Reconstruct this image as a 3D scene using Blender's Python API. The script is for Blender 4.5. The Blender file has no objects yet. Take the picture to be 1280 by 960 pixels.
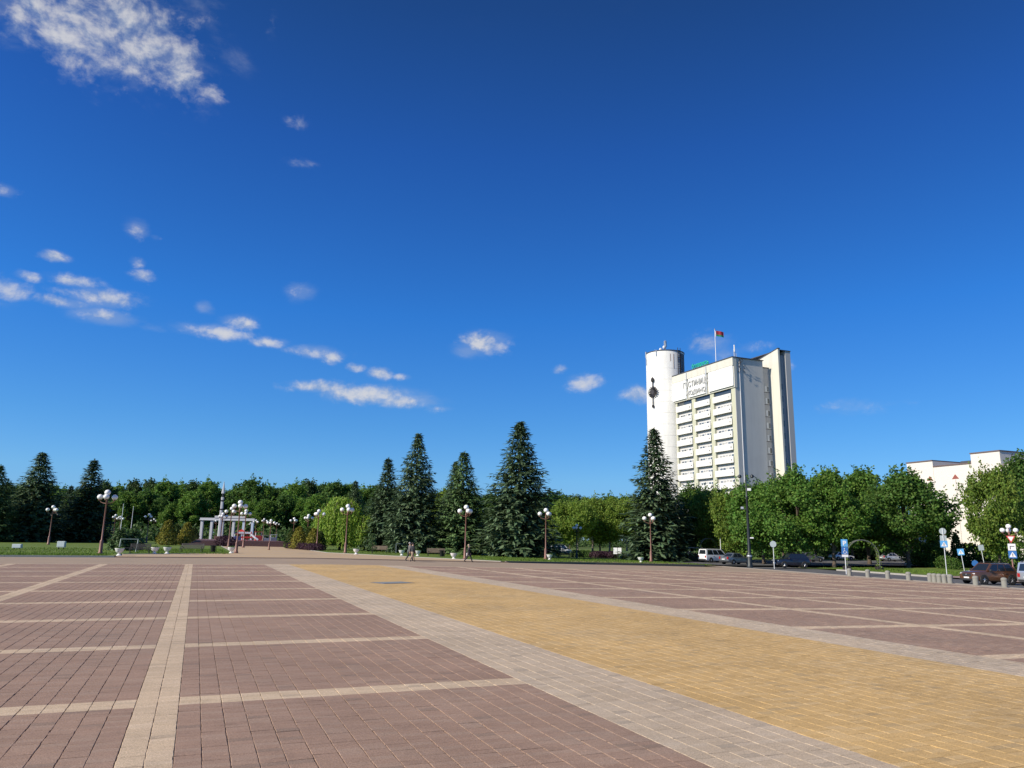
import bpy, bmesh, math, random
import numpy as np
from mathutils import Vector, Matrix

sc = bpy.context.scene
COL = sc.collection
# ------------------------------------------------------------------ camera
F, ROLL, PITCH, HC = 937.0, 0.0165, math.atan(193.5 / 937), 2.1
cam_data = bpy.data.cameras.new('camera')
cam = bpy.data.objects.new('camera', cam_data); COL.objects.link(cam)
cam_data.sensor_width = 36; cam_data.lens = F / 1280 * 36
cam_data.clip_start = .1; cam_data.clip_end = 9000
cR, sR, cP, sP = math.cos(ROLL), math.sin(ROLL), math.cos(PITCH), math.sin(PITCH)
right = Vector((cR, -sR * sP, sR * cP)); up = Vector((-sR, -cR * sP, cR * cP)); fwd = Vector((0, cP, sP))
cam.matrix_world = Matrix(((right.x, up.x, -fwd.x, 0), (right.y, up.y, -fwd.y, 0), (right.z, up.z, -fwd.z, HC), (0, 0, 0, 1)))
sc.camera = cam
# plaza axes: U runs along the paving bands, V across them
U = np.array([-0.37901, 0.92539, 0.]); V = np.array([0.92539, 0.37901, 0.])
PLAZA_ROT = math.atan2(V[1], V[0])
# ------------------------------------------------------------------ light
SUN_EL = math.radians(33)
hs = math.cos(math.radians(-8)) * -V + math.sin(math.radians(-8)) * U
to_sun = Vector((hs[0] * math.cos(SUN_EL), hs[1] * math.cos(SUN_EL), math.sin(SUN_EL)))
sun_data = bpy.data.lights.new('sun', 'SUN'); sun_data.energy = 4.8; sun_data.angle = math.radians(.53)
sun_data.color = (1, .915, .77)
sun = bpy.data.objects.new('sun', sun_data); COL.objects.link(sun)
sun.rotation_euler = to_sun.to_track_quat('Z', 'Y').to_euler()
sc.view_settings.view_transform = 'Standard'; sc.view_settings.look = 'None'
sc.view_settings.gamma = 1; sc.view_settings.exposure = 0.32; sc.view_settings.use_curve_mapping = False

def ray(px, py):
    xc = (px - 640) / F; yc = -(py - 480) / F
    xl = xc * cR - yc * sR; yl = xc * sR + yc * cR
    return np.array([xl, cP - yl * sP, sP + yl * cP])

def zg(u, v):
    return -.0155 * min(max(0, v - 9.5), 52.5)

def hit(px, py):
    r = ray(px, py); z = 0
    for i in range(60):
        t = (z - HC) / r[2]; g = r * t
        z = .5 * z + .5 * zg(g @ U, g @ V)
    return np.array([g[0], g[1], zg(g @ U, g @ V)])

def Q(u, v, dz=0.):
    p = u * U + v * V
    return np.array([p[0], p[1], zg(u, v) + dz])

def proj(p):
    y, z = p[1], p[2] - HC
    d = y * cP + z * sP; yl = (-y * sP + z * cP) / d; xl = p[0] / d
    return 640 + F * (xl * cR + yl * sR), 480 - F * (-xl * sR + yl * cR), d

def height_at(g, ytop):
    lo, hi = 0, 90
    for i in range(50):
        m = (lo + hi) / 2
        if proj(g + np.array([0, 0, m]))[1] > ytop: lo = m
        else: hi = m
    return lo

def by_top(px, ytop, h):
    """where a thing of known height stands when only its top shows"""
    r = ray(px, ytop); lo, hi = 20, 600
    for i in range(60):
        d = (lo + hi) / 2
        g = r * d; z = HC + g[2]; top = zg(g @ U, g @ V) + h
        if z < top: lo = d
        else: hi = d
    return np.array([g[0], g[1], zg(g @ U, g @ V)])

# ------------------------------------------------------------------ world: sky with scattered fair-weather clouds
world = bpy.data.worlds.new('World'); sc.world = world; world.use_nodes = True
nt = world.node_tree; nt.nodes.clear(); NL = nt.links
def N(t, **k):
    n = nt.nodes.new(t)
    for a, b in k.items(): setattr(n, a, b)
    return n
def M(op, a, b=None, c=None, clamp=False):
    n = N('ShaderNodeMath', operation=op, use_clamp=clamp)
    for i, s in enumerate((a, b, c)):
        if s is None: continue
        if isinstance(s, (int, float)): n.inputs[i].default_value = s
        else: NL.new(s, n.inputs[i])
    return n.outputs[0]
SKY_STRENGTH = .1
sky = N('ShaderNodeTexSky', sky_type='NISHITA', sun_disc=False)
sky.sun_elevation = SUN_EL; sky.sun_rotation = math.atan2(to_sun.x, to_sun.y)
sky.altitude = 200; sky.air_density = 1.0; sky.dust_density = 0; sky.ozone_density = 6
tc = N('ShaderNodeTexCoord'); sx = N('ShaderNodeSeparateXYZ'); NL.new(tc.outputs['Generated'], sx.inputs[0])
az = M('ARCTAN2', sx.outputs[0], sx.outputs[1]); el = M('ARCSINE', sx.outputs[2])
co = N('ShaderNodeCombineXYZ'); NL.new(az, co.inputs[0]); NL.new(el, co.inputs[1])
# camera colour response of the blue: saturated overhead, paler towards the horizon
tint = N('ShaderNodeValToRGB'); NL.new(M('DIVIDE', el, .8, clamp=True), tint.inputs[0]); te = tint.color_ramp.elements
for i, (deg, c) in enumerate(((0., (.21, .31, .55)), (4.3, (.24, .395, .55)), (8., (.195, .39, .56)), (16.5, (.118, .372, .63)), (28.6, (.10, .285, .545)), (38.3, (.096, .225, .39)))):
    q = te[0] if i == 0 else te.new(math.radians(deg) / .8); q.color = (*c, 1)
te[len(te) - 1].color = (.080, .205, .35, 1)
sdot = N('ShaderNodeVectorMath', operation='DOT_PRODUCT'); NL.new(tc.outputs['Generated'], sdot.inputs[0]); sdot.inputs[1].default_value = to_sun
away = M('SUBTRACT', 2., M('MULTIPLY', M('MAXIMUM', M('MULTIPLY', sdot.outputs['Value'], -1), 0), .62))   # the lens darkens the sky opposite the sun a little
tm_ = N('ShaderNodeMix', data_type='RGBA', blend_type='MULTIPLY'); tm_.inputs[0].default_value = 1; NL.new(sky.outputs[0], tm_.inputs[6]); NL.new(tint.outputs[0], tm_.inputs[7])
sk2 = N('ShaderNodeVectorMath', operation='SCALE'); NL.new(tm_.outputs[2], sk2.inputs[0]); NL.new(away, sk2.inputs['Scale'])
def azel(px, py):
    r = ray(px, py); r = r / np.linalg.norm(r); return math.atan2(r[0], r[1]), math.asin(r[2])
CL = [(40, 10, 85, 36, .85), (110, 30, 85, 50, .9), (175, 60, 80, 52, 1.0), (215, 95, 42, 28, .95), (150, 85, 55, 30, .8), (15, 42, 42, 22, .75), (240, 25, 40, 30, .6),
      (262, 112, 26, 14, .7), (290, 75, 24, 14, .45), (370, 153, 20, 9, .45), (376, 205, 22, 7, .48), (340, 32, 10, 18, .42), (172, 288, 15, 10, .95), (195, 297, 9, 5, .6),
      (182, 345, 16, 7, .95), (173, 328, 9, 7, .8), (4, 237, 15, 9, .95), (6, 361, 24, 13, 1), (66, 321, 15, 6, .95), (36, 345, 15, 6, .95), (95, 352, 28, 8, 1), (125, 372, 40, 11, 1.1),
      (130, 395, 34, 9, 1.15), (82, 378, 32, 7, 1), (255, 384, 12, 8, 1), (262, 414, 45, 9, 1.15), (299, 404, 20, 9, 1.15), (195, 410, 20, 6, .6), (335, 428, 24, 7, .75),
      (376, 365, 17, 14, .68), (395, 441, 34, 8, 1.05), (415, 446, 18, 10, 1.1), (443, 459, 14, 6, .9), (475, 467, 15, 8, 1.1), (502, 471, 12, 5, .8), (400, 484, 45, 9, 1.1),
      (450, 493, 60, 12, 1.2), (505, 502, 40, 9, 1), (545, 511, 22, 6, .6), (603, 430, 32, 14, 1.25), (588, 437, 20, 8, 1), (725, 475, 26, 13, 1.15), (700, 462, 15, 8, 1.05),
      (800, 494, 24, 11, .85), (885, 430, 30, 15, .85), (905, 444, 24, 12, .7), (945, 432, 24, 9, .7), (985, 455, 12, 18, .5), (1060, 508, 80, 10, .45)]
blobs = [(*azel(x, y), rx / F, ry / F, s) for x, y, rx, ry, s in CL]
rw = random.Random(5)
for i in range(16):   # the same scattering of small clouds goes on around the rest of the sky
    a = rw.uniform(.95, 5.3); e = rw.uniform(.12, .75)
    a = a if a < math.pi else a - 2 * math.pi
    blobs.append((a, e, rw.uniform(.03, .1), rw.uniform(.012, .04), rw.uniform(.8, 1.1)))
mask = None
for a, e, rx, ry, s in blobs:
    sub = N('ShaderNodeVectorMath', operation='SUBTRACT'); NL.new(co.outputs[0], sub.inputs[0]); sub.inputs[1].default_value = (a, e, 0)
    mul = N('ShaderNodeVectorMath', operation='MULTIPLY'); NL.new(sub.outputs[0], mul.inputs[0]); mul.inputs[1].default_value = (1 / (1.2 * rx), 1 / (1.2 * ry), 0)
    dot = N('ShaderNodeVectorMath', operation='DOT_PRODUCT'); NL.new(mul.outputs[0], dot.inputs[0]); NL.new(mul.outputs[0], dot.inputs[1])
    m = M('MULTIPLY', M('EXPONENT', M('MULTIPLY', dot.outputs['Value'], -1.3)), s)
    mask = m if mask is None else M('SMOOTH_MAX', mask, m, .05)
def cloud_noise(scale, detail, rough, stretch, off, lift=0.):
    mp = N('ShaderNodeMapping'); NL.new(co.outputs[0], mp.inputs[0]); mp.inputs['Scale'].default_value = (stretch, 1, 1); mp.inputs['Location'].default_value = (off, off * .7 + lift, off)
    n = N('ShaderNodeTexNoise'); n.inputs['Scale'].default_value = scale; n.inputs['Detail'].default_value = detail; n.inputs['Roughness'].default_value = rough
    n.inputs['Distortion'].default_value = .25
    NL.new(mp.outputs[0], n.inputs['Vector']); return n.outputs['Fac']
n1 = cloud_noise(25, 9, .6, .72, 3.1); n2 = cloud_noise(80, 7, .62, .8, 9.2); n3 = cloud_noise(18, 8, .62, .42, 5.7); n1b = cloud_noise(25, 9, .6, .72, 3.1, .009)
soft = N('ShaderNodeMapRange', interpolation_type='SMOOTHSTEP'); NL.new(mask, soft.inputs[0]); soft.inputs[1].default_value = .08; soft.inputs[2].default_value = .5
dens = M('ADD', mask, M('MULTIPLY', M('SUBTRACT', n1, .5), 2.8))
dens = M('ADD', dens, M('MULTIPLY', M('SUBTRACT', n2, .5), .95))
mr = N('ShaderNodeMapRange', interpolation_type='SMOOTHSTEP'); NL.new(dens, mr.inputs[0])
mr.inputs[1].default_value = .28; mr.inputs[2].default_value = 1.5; mr.inputs[3].default_value = 0; mr.inputs[4].default_value = .88
wv_ = N('ShaderNodeMapRange', interpolation_type='SMOOTHSTEP'); NL.new(M('ADD', M('MULTIPLY', mask, .9), M('MULTIPLY', M('SUBTRACT', n3, .5), 2.4)), wv_.inputs[0])
wv_.inputs[1].default_value = .25; wv_.inputs[2].default_value = 1.1; wv_.inputs[4].default_value = .3
sw_ = N('ShaderNodeMapRange', interpolation_type='SMOOTHSTEP'); NL.new(mask, sw_.inputs[0]); sw_.inputs[1].default_value = .01; sw_.inputs[2].default_value = .3
alpha = M('MAXIMUM', M('MULTIPLY', mr.outputs[0], soft.outputs[0]), M('MULTIPLY', wv_.outputs[0], sw_.outputs[0]))
cramp = N('ShaderNodeMapRange'); NL.new(M('ADD', dens, M('MULTIPLY', M('SUBTRACT', n1, n1b), 5.)), cramp.inputs[0]); cramp.inputs[1].default_value = .35; cramp.inputs[2].default_value = 1.35   # lit tops, shaded bases
ccol = N('ShaderNodeMix', data_type='RGBA'); NL.new(cramp.outputs[0], ccol.inputs[0])
ccol.inputs[6].default_value = (3.2, 3.8, 4.8, 1); ccol.inputs[7].default_value = (5.5, 5.5, 5.6, 1)
mix = N('ShaderNodeMix', data_type='RGBA'); NL.new(alpha, mix.inputs[0]); NL.new(sk2.outputs[0], mix.inputs[6]); NL.new(ccol.outputs[2], mix.inputs[7])
bg = N('ShaderNodeBackground'); bg.inputs['Strength'].default_value = SKY_STRENGTH; NL.new(mix.outputs[2], bg.inputs['Color'])
wo = N('ShaderNodeOutputWorld'); NL.new(bg.outputs[0], wo.inputs[0])

# ------------------------------------------------------------------ materials
MATS = {}
def mat(name, col, rough=.7, var=0., vscale=3., bump=0., bscale=40., metal=0., island=0., objrand=0., transl=0., spec=.5, coat=0., hue=0., dirt=None, emis=0, streak=False):
    if name in MATS: return MATS[name]
    m = bpy.data.materials.new(name); m.use_nodes = True; t = m.node_tree; L = t.links
    b = t.nodes['Principled BSDF']; b.inputs['Roughness'].default_value = rough; b.inputs['Metallic'].default_value = metal
    b.inputs['Specular IOR Level'].default_value = spec; b.inputs['Coat Weight'].default_value = coat; b.inputs['Coat Roughness'].default_value = .08
    def n(tp, **k):
        q = t.nodes.new(tp)
        for a_, b_ in k.items(): setattr(q, a_, b_)
        return q
    rgb = n('ShaderNodeRGB'); rgb.outputs[0].default_value = (*col, 1); c = rgb.outputs[0]
    tco = n('ShaderNodeNewGeometry')
    if dirt:
        nz = n('ShaderNodeTexNoise'); nz.inputs['Scale'].default_value = dirt[1]; nz.inputs['Detail'].default_value = 6; nz.inputs['Roughness'].default_value = .65
        if streak:
            mp = n('ShaderNodeMapping'); mp.inputs['Scale'].default_value = (1, 1, .07); L.new(tco.outputs['Position'], mp.inputs[0]); L.new(mp.outputs[0], nz.inputs['Vector'])
        else: L.new(tco.outputs['Position'], nz.inputs['Vector'])
        r = n('ShaderNodeMapRange'); r.inputs[1].default_value = .45; r.inputs[2].default_value = .75; L.new(nz.outputs['Fac'], r.inputs[0])
        r.inputs[4].default_value = dirt[2]
        mx = n('ShaderNodeMix', data_type='RGBA'); L.new(r.outputs[0], mx.inputs[0]); L.new(c, mx.inputs[6]); mx.inputs[7].default_value = (*dirt[0], 1); c = mx.outputs[2]
    val = None
    def add(o, amt):
        nonlocal val
        s = n('ShaderNodeMath', operation='MULTIPLY_ADD'); L.new(o, s.inputs[0]); s.inputs[1].default_value = 2 * amt; s.inputs[2].default_value = -amt
        if val is None: val = s.outputs[0]
        else:
            a = n('ShaderNodeMath', operation='ADD'); L.new(val, a.inputs[0]); L.new(s.outputs[0], a.inputs[1]); val = a.outputs[0]
    rnd = None
    if island or objrand:
        oi = n('ShaderNodeObjectInfo')
        a = n('ShaderNodeMath', operation='ADD'); L.new(tco.outputs['Random Per Island'], a.inputs[0]); L.new(oi.outputs['Random'], a.inputs[1])
        fr = n('ShaderNodeMath', operation='FRACT'); L.new(a.outputs[0], fr.inputs[0]); rnd = fr.outputs[0]
        if island: add(rnd, island)
        if objrand: add(oi.outputs['Random'], objrand)
    if var:
        nz = n('ShaderNodeTexNoise'); nz.inputs['Scale'].default_value = vscale; nz.inputs['Detail'].default_value = 7; nz.inputs['Roughness'].default_value = .65
        L.new(tco.outputs['Position'], nz.inputs['Vector']); add(nz.outputs['Fac'], var)
    if val is not None or hue:
        h = n('ShaderNodeHueSaturation'); L.new(c, h.inputs['Color'])
        if val is not None:
            a = n('ShaderNodeMath', operation='ADD'); L.new(val, a.inputs[0]); a.inputs[1].default_value = 1; L.new(a.outputs[0], h.inputs['Value'])
        if hue and rnd is not None:
            wn = n('ShaderNodeTexWhiteNoise', noise_dimensions='1D'); L.new(rnd, wn.inputs['W'])
            s = n('ShaderNodeMath', operation='MULTIPLY_ADD'); L.new(wn.outputs['Value'], s.inputs[0]); s.inputs[1].default_value = 2 * hue; s.inputs[2].default_value = .5 - hue
            L.new(s.outputs[0], h.inputs['Hue'])
        c = h.outputs[0]
    L.new(c, b.inputs['Base Color'])
    if bump:
        nz = n('ShaderNodeTexNoise'); nz.inputs['Scale'].default_value = bscale; nz.inputs['Detail'].default_value = 5
        L.new(tco.outputs['Position'], nz.inputs['Vector'])
        bp = n('ShaderNodeBump'); bp.inputs['Strength'].default_value = bump; bp.inputs['Distance'].default_value = .02
        L.new(nz.outputs['Fac'], bp.inputs['Height']); L.new(bp.outputs[0], b.inputs['Normal'])
    if transl:
        tr = n('ShaderNodeBsdfTranslucent'); L.new(c, tr.inputs['Color'])
        ms = n('ShaderNodeMixShader'); ms.inputs[0].default_value = transl
        L.new(b.outputs[0], ms.inputs[1]); L.new(tr.outputs[0], ms.inputs[2]); L.new(ms.outputs[0], t.nodes['Material Output'].inputs['Surface'])
    if emis:
        L.new(c, b.inputs['Emission Color']); b.inputs['Emission Strength'].default_value = emis
    MATS[name] = m; return m

def paver_mat(name, col, alt, altamt):
    """concrete block: block-to-block tint, coarse speckle of the exposed aggregate, wide traffic staining"""
    m = bpy.data.materials.new(name); m.use_nodes = True; t = m.node_tree; L = t.links
    b = t.nodes['Principled BSDF']; b.inputs['Roughness'].default_value = .82; b.inputs['Specular IOR Level'].default_value = .3
    n = t.nodes.new
    geo = n('ShaderNodeNewGeometry'); oi = n('ShaderNodeObjectInfo')
    a = n('ShaderNodeMath'); a.operation = 'ADD'; L.new(geo.outputs['Random Per Island'], a.inputs[0]); L.new(oi.outputs['Random'], a.inputs[1])
    w = n('ShaderNodeTexWhiteNoise'); w.noise_dimensions = '1D'; L.new(a.outputs[0], w.inputs['W'])
    def noise(s, d, r=.6):
        z = n('ShaderNodeTexNoise'); z.inputs['Scale'].default_value = s; z.inputs['Detail'].default_value = d; z.inputs['Roughness'].default_value = r
        L.new(geo.outputs['Position'], z.inputs['Vector']); return z.outputs['Fac']
    def rng(o, a0, a1, b0, b1):
        r = n('ShaderNodeMapRange'); L.new(o, r.inputs[0])
        for i, q in enumerate((a0, a1, b0, b1)): r.inputs[i + 1].default_value = q
        return r.outputs[0]
    def mult(*os):
        o = os[0]
        for p in os[1:]:
            q = n('ShaderNodeMath'); q.operation = 'MULTIPLY'; L.new(o, q.inputs[0]); L.new(p, q.inputs[1]); o = q.outputs[0]
        return o
    mx = n('ShaderNodeMix'); mx.data_type = 'RGBA'
    patch = noise(.16, 5)
    sel = n('ShaderNodeMath'); sel.operation = 'ADD'; L.new(rng(w.outputs['Value'], .5, 1, 0, altamt), sel.inputs[0]); L.new(rng(patch, .5, .72, 0, altamt), sel.inputs[1]); sel.use_clamp = True
    L.new(sel.outputs[0], mx.inputs[0]); mx.inputs[6].default_value = (*col, 1); mx.inputs[7].default_value = (*alt, 1)
    h = n('ShaderNodeHueSaturation'); L.new(mx.outputs[2], h.inputs['Color'])
    v = mult(rng(w.outputs['Value'], 0, 1, .92, 1.08), rng(noise(70, 4, .8), .32, .68, .55, 1.45), rng(w.outputs['Value'], .962, .968, 1., .80), rng(noise(.35, 6, .7), .3, .7, .84, 1.14), rng(noise(24, 4), .3, .7, .90, 1.10), rng(noise(1.7, 7, .72), .54, .68, 1., .87))
    L.new(v, h.inputs['Value']); L.new(h.outputs[0], b.inputs['Base Color'])
    bp = n('ShaderNodeBump'); bp.inputs['Strength'].default_value = .35; bp.inputs['Distance'].default_value = .004
    L.new(noise(190, 3), bp.inputs['Height']); L.new(bp.outputs[0], b.inputs['Normal'])
    MATS[name] = m; return m

def pattern_paving(name, col, alt, joint, su, sv):
    """far paving where single blocks cannot be told apart"""
    m = mat(name, col, .85, var=.12, vscale=.4, bump=.2, bscale=60, dirt=(alt, .25, .8))
    return m

# ------------------------------------------------------------------ mesh helpers
def tag(o, label=None, cat=None, group=None, kind=None):
    if label: o['label'] = label
    if cat: o['category'] = cat
    if group: o['group'] = group
    if kind: o['kind'] = kind
    return o

def empty(name, loc=(0, 0, 0), rz=0, scale=None, label=None, cat=None, group=None):
    o = bpy.data.objects.new(name, None); COL.objects.link(o); o.location = loc; o.rotation_euler = (0, 0, rz)
    if scale is not None: o.scale = scale if hasattr(scale, '__len__') else (scale,) * 3
    o.empty_display_size = .1
    return tag(o, label, cat, group)

def link(name, me, parent=None, loc=None, rot=None, scale=None):
    o = bpy.data.objects.new(name, me); COL.objects.link(o)
    if parent is not None: o.parent = parent
    if loc is not None: o.location = loc
    if rot is not None: o.rotation_euler = rot
    if scale is not None: o.scale = scale
    return o

class MB:
    def __init__(s): s.v = []; s.f = []
    def add(s, vs, fs):
        k = len(s.v); s.v += [tuple(map(float, p)) for p in vs]; s.f += [tuple(i + k for i in q) for q in fs]; return s
    def box(s, x0, x1, y0, y1, z0, z1):
        return s.add([(x0, y0, z0), (x1, y0, z0), (x1, y1, z0), (x0, y1, z0), (x0, y0, z1), (x1, y0, z1), (x1, y1, z1), (x0, y1, z1)],
                     [(3, 2, 1, 0), (4, 5, 6, 7), (0, 1, 5, 4), (1, 2, 6, 5), (2, 3, 7, 6), (3, 0, 4, 7)])
    def cbox(s, x0, x1, y0, y1, z0, z1, c=.02):
        """box with chamfered vertical and top edges"""
        a = [(x0 + c, y0), (x1 - c, y0), (x1, y0 + c), (x1, y1 - c), (x1 - c, y1), (x0 + c, y1), (x0, y1 - c), (x0, y0 + c)]
        b = [(x0 + 2 * c, y0 + c), (x1 - 2 * c, y0 + c), (x1 - c, y0 + 2 * c), (x1 - c, y1 - 2 * c), (x1 - 2 * c, y1 - c), (x0 + 2 * c, y1 - c), (x0 + c, y1 - 2 * c), (x0 + c, y0 + 2 * c)]
        vs = [(x, y, z0) for x, y in a] + [(x, y, z1 - c) for x, y in a] + [(x, y, z1) for x, y in b]
        fs = [tuple(range(7, -1, -1)), tuple(range(16, 24))]
        for i in range(8):
            j = (i + 1) % 8; fs += [(i, j, j + 8, i + 8), (i + 8, j + 8, j + 16, i + 16)]
        return s.add(vs, fs)
    def prism(s, poly, z0, z1):
        n = len(poly)
        return s.add([(x, y, z0) for x, y in poly] + [(x, y, z1) for x, y in poly],
                     [tuple(range(n - 1, -1, -1)), tuple(range(n, 2 * n))] + [(i, (i + 1) % n, (i + 1) % n + n, i + n) for i in range(n)])
    def tube(s, pts, rad, n=8, cap=True):
        pts = [Vector(p) for p in pts]; k = len(pts)
        rad = [rad] * k if not hasattr(rad, '__len__') else rad
        vs = []; fs = []; ref = None
        for i in range(k):
            d = (pts[min(i + 1, k - 1)] - pts[max(i - 1, 0)]).normalized()
            if ref is None: ref = d.orthogonal().normalized()
            a = (ref - d * ref.dot(d))
            a = a.normalized() if a.length > 1e-6 else d.orthogonal().normalized()
            ref = a; b = d.cross(a)
            for j in range(n):
                t = 2 * math.pi * j / n; vs.append(pts[i] + (a * math.cos(t) + b * math.sin(t)) * rad[i])
        for i in range(k - 1):
            for j in range(n):
                j2 = (j + 1) % n; fs.append((i * n + j, i * n + j2, (i + 1) * n + j2, (i + 1) * n + j))
        if cap: fs += [tuple(range(n - 1, -1, -1)), tuple(range((k - 1) * n, k * n))]
        return s.add(vs, fs)
    def lathe(s, prof, n=16, c=(0, 0, 0), axis='z'):
        vs = []; fs = []
        for r, z in prof:
            for j in range(n):
                t = 2 * math.pi * j / n; x, y = r * math.cos(t), r * math.sin(t)
                p = (x, y, z) if axis == 'z' else ((z, x, y) if axis == 'x' else (y, z, x))
                vs.append((p[0] + c[0], p[1] + c[1], p[2] + c[2]))
        for i in range(len(prof) - 1):
            for j in range(n):
                j2 = (j + 1) % n; fs.append((i * n + j, i * n + j2, (i + 1) * n + j2, (i + 1) * n + j))
        fs += [tuple(range(n - 1, -1, -1)), tuple(range((len(prof) - 1) * n, len(prof) * n))]
        return s.add(vs, fs)
    def sphere(s, c, r, n=14, m=9, sz=1.):
        prof = [(max(.001, r * math.sin(math.pi * i / m)), -r * sz * math.cos(math.pi * i / m)) for i in range(m + 1)]
        return s.lathe(prof, n, c)
    def quad(s, *p): return s.add(p, [tuple(range(len(p)))])
    def mesh(s, name, m, smooth=False, angle=None):
        me = bpy.data.meshes.new(name); me.from_pydata(s.v, [], s.f); me.materials.append(m)
        if smooth:
            me.polygons.foreach_set('use_smooth', [True] * len(me.polygons))
            if angle: me.set_sharp_from_angle(angle=math.radians(angle))
        me.update(); return me
    def build(s, name, m, parent=None, loc=None, rot=None, smooth=False, angle=40):
        return link(name, s.mesh(name, m, smooth, angle), parent, loc, rot)

def np_mesh(name, verts, quads, m, smooth=False):
    me = bpy.data.meshes.new(name); nv, nq = len(verts), len(quads)
    me.vertices.add(nv); me.vertices.foreach_set('co', np.asarray(verts, np.float32).ravel())
    k = quads.shape[1]
    me.loops.add(nq * k); me.loops.foreach_set('vertex_index', np.asarray(quads, np.int32).ravel())
    me.polygons.add(nq); me.polygons.foreach_set('loop_start', np.arange(0, nq * k, k, dtype=np.int32))
    me.materials.append(m); me.update(calc_edges=True); me.validate()
    if not smooth: me.shade_flat()
    if smooth: me.polygons.foreach_set('use_smooth', [True] * nq)
    return me

def sheet(name, poly_uv, dz, m, sub=None):
    """a ground sheet following the fall of the square: polygon in plaza coordinates, cut along its fold lines"""
    bm = bmesh.new()
    vs = [bm.verts.new((v, u, 0)) for u, v in poly_uv]; bm.faces.new(vs)
    for vv in (9.5, 62.0):
        bmesh.ops.bisect_plane(bm, geom=bm.verts[:] + bm.edges[:] + bm.faces[:], plane_co=(vv, 0, 0), plane_no=(1, 0, 0))
    bmesh.ops.recalc_face_normals(bm, faces=bm.faces)
    for f in bm.faces:
        if f.normal.z < 0: f.normal_flip()
    for v in bm.verts:
        p = Q(v.co.y, v.co.x, dz); v.co = p
    me = bpy.data.meshes.new(name); bm.to_mesh(me); bm.free(); me.materials.append(m)
    return tag(link(name, me), kind='structure')

def kerb(name, pts_uv, w, h, m, label=None):
    b = MB()
    for (u0, v0), (u1, v1) in zip(pts_uv[:-1], pts_uv[1:]):
        n = max(1, int(math.hypot(u1 - u0, v1 - v0) / 8))
        for i in range(n):
            a = (u0 + (u1 - u0) * i / n, v0 + (v1 - v0) * i / n); c = (u0 + (u1 - u0) * (i + 1) / n, v0 + (v1 - v0) * (i + 1) / n)
            d = np.array([c[0] - a[0], c[1] - a[1]]); d /= np.linalg.norm(d); o = np.array([-d[1], d[0]]) * w / 2; g = d * .004
            P = [(a[0] + g[0] + o[0], a[1] + g[1] + o[1]), (a[0] + g[0] - o[0], a[1] + g[1] - o[1]), (c[0] - g[0] - o[0], c[1] - g[1] - o[1]), (c[0] - g[0] + o[0], c[1] - g[1] + o[1])]
            b.add([Q(*p, -.15) for p in P] + [Q(*p, h) for p in P], [(0, 1, 2, 3), (7, 6, 5, 4), (0, 4, 5, 1), (1, 5, 6, 2), (2, 6, 7, 3), (3, 7, 4, 0)])
    o = b.build(name, m); return tag(o, kind='structure')

# ------------------------------------------------------------------ setting: ground sheets
def edge_v(u): return 58.45 + (u - 67.6) * .178          # where the square ends at the road
G = mat('grass', (.105, .16, .028), .9, var=.45, vscale=.7, bump=.6, bscale=25, dirt=((.16, .19, .04), .12, .8), spec=.2)
SOIL = mat('rough_ground', (.085, .12, .035), .95, var=.4, vscale=.15, spec=.1)
sheet('ground', [(-400, -3500), (-400, 3500), (4500, 3500), (4500, -3500)], -.16, SOIL)
JOINT = mat('joint_sand', (.36, .285, .21), .95, var=.3, vscale=30, spec=.1)
sheet('plaza_base', [(-8, -60), (58.55, -60), (58.55, edge_v(58.55) - 2.3), (-8, edge_v(-8) - 2.3)], -.016, JOINT)
GREYPAVE = mat('worn_grey_paving', (.33, .25, .175), .85, var=.16, vscale=.5, bump=.25, bscale=50, dirt=((.38, .28, .19), .2, .9), spec=.3)
BEIGEPAVE = mat('beige_border_paving', (.42, .33, .24), .85, var=.14, vscale=.8, bump=.2, bscale=50, dirt=((.34, .28, .22), .3, .9), spec=.3)
YELPAVE = mat('far_yellow_paving', (.47, .34, .20), .85, var=.14, vscale=.6, bump=.2, bscale=50, dirt=((.42, .33, .24), .2, .9), spec=.3)
ASPH = mat('asphalt', (.085, .085, .088), .9, var=.25, vscale=.6, bump=.4, bscale=120, dirt=((.14, .135, .13), .25, .8))
CONC = mat('kerb_concrete', (.36, .34, .30), .85, var=.2, vscale=3, bump=.2)
DKERB = mat('dark_kerb', (.16, .12, .10), .85, var=.2, vscale=3)
sheet('border_strip', [(-8, edge_v(-8) - 2.3), (78.5, edge_v(78.5) - 2.3), (78.5, edge_v(78.5)), (-8, edge_v(-8))], -.002, BEIGEPAVE)
sheet('cross_walkway', [(58.55, -90), (73.4, -90), (73.4, edge_v(73.4) - 2.3), (58.55, edge_v(58.55) - 2.3)], -.004, GREYPAVE)
# the yellow promenade goes on past the step towards the monument
sheet('promenade', [(73.75, -6.2), (73.75, 30), (80, 27), (100, 15.6), (150, 15.6), (150, 4.3), (91, 4.3), (84, -2), (82, -6.2)], .06, YELPAVE)
kerb('step_edge', [(73.55, -6.2), (73.55, 30)], .3, .075, mat('step_granite', (.27, .19, .14), .8, var=.2, vscale=4))
sheet('lawn', [(74.5, -95), (74.5, -6.5), (82.3, -6.5), (84.2, -1.9), (91.1, 4.1), (148, 4.1), (215, 4.1), (215, -140)], .08, G)
sheet('lawn', [(80.1, 27.3), (100, 15.9), (215, 15.9), (215, 118), (104, 118), (104, 60.5), (79.5, 60.5), (78.4, 57.6), (77.2, 42), (75.4, 31), (75, 30.2)], .08, G)
kerb('lawn_kerb', [(74.35, -95), (74.35, -6.3)], .22, .12, CONC)
kerb('lawn_kerb', [(74.7, 30.2), (77.1, 42), (78.2, 57.8)], .3, .13, DKERB)
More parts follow.
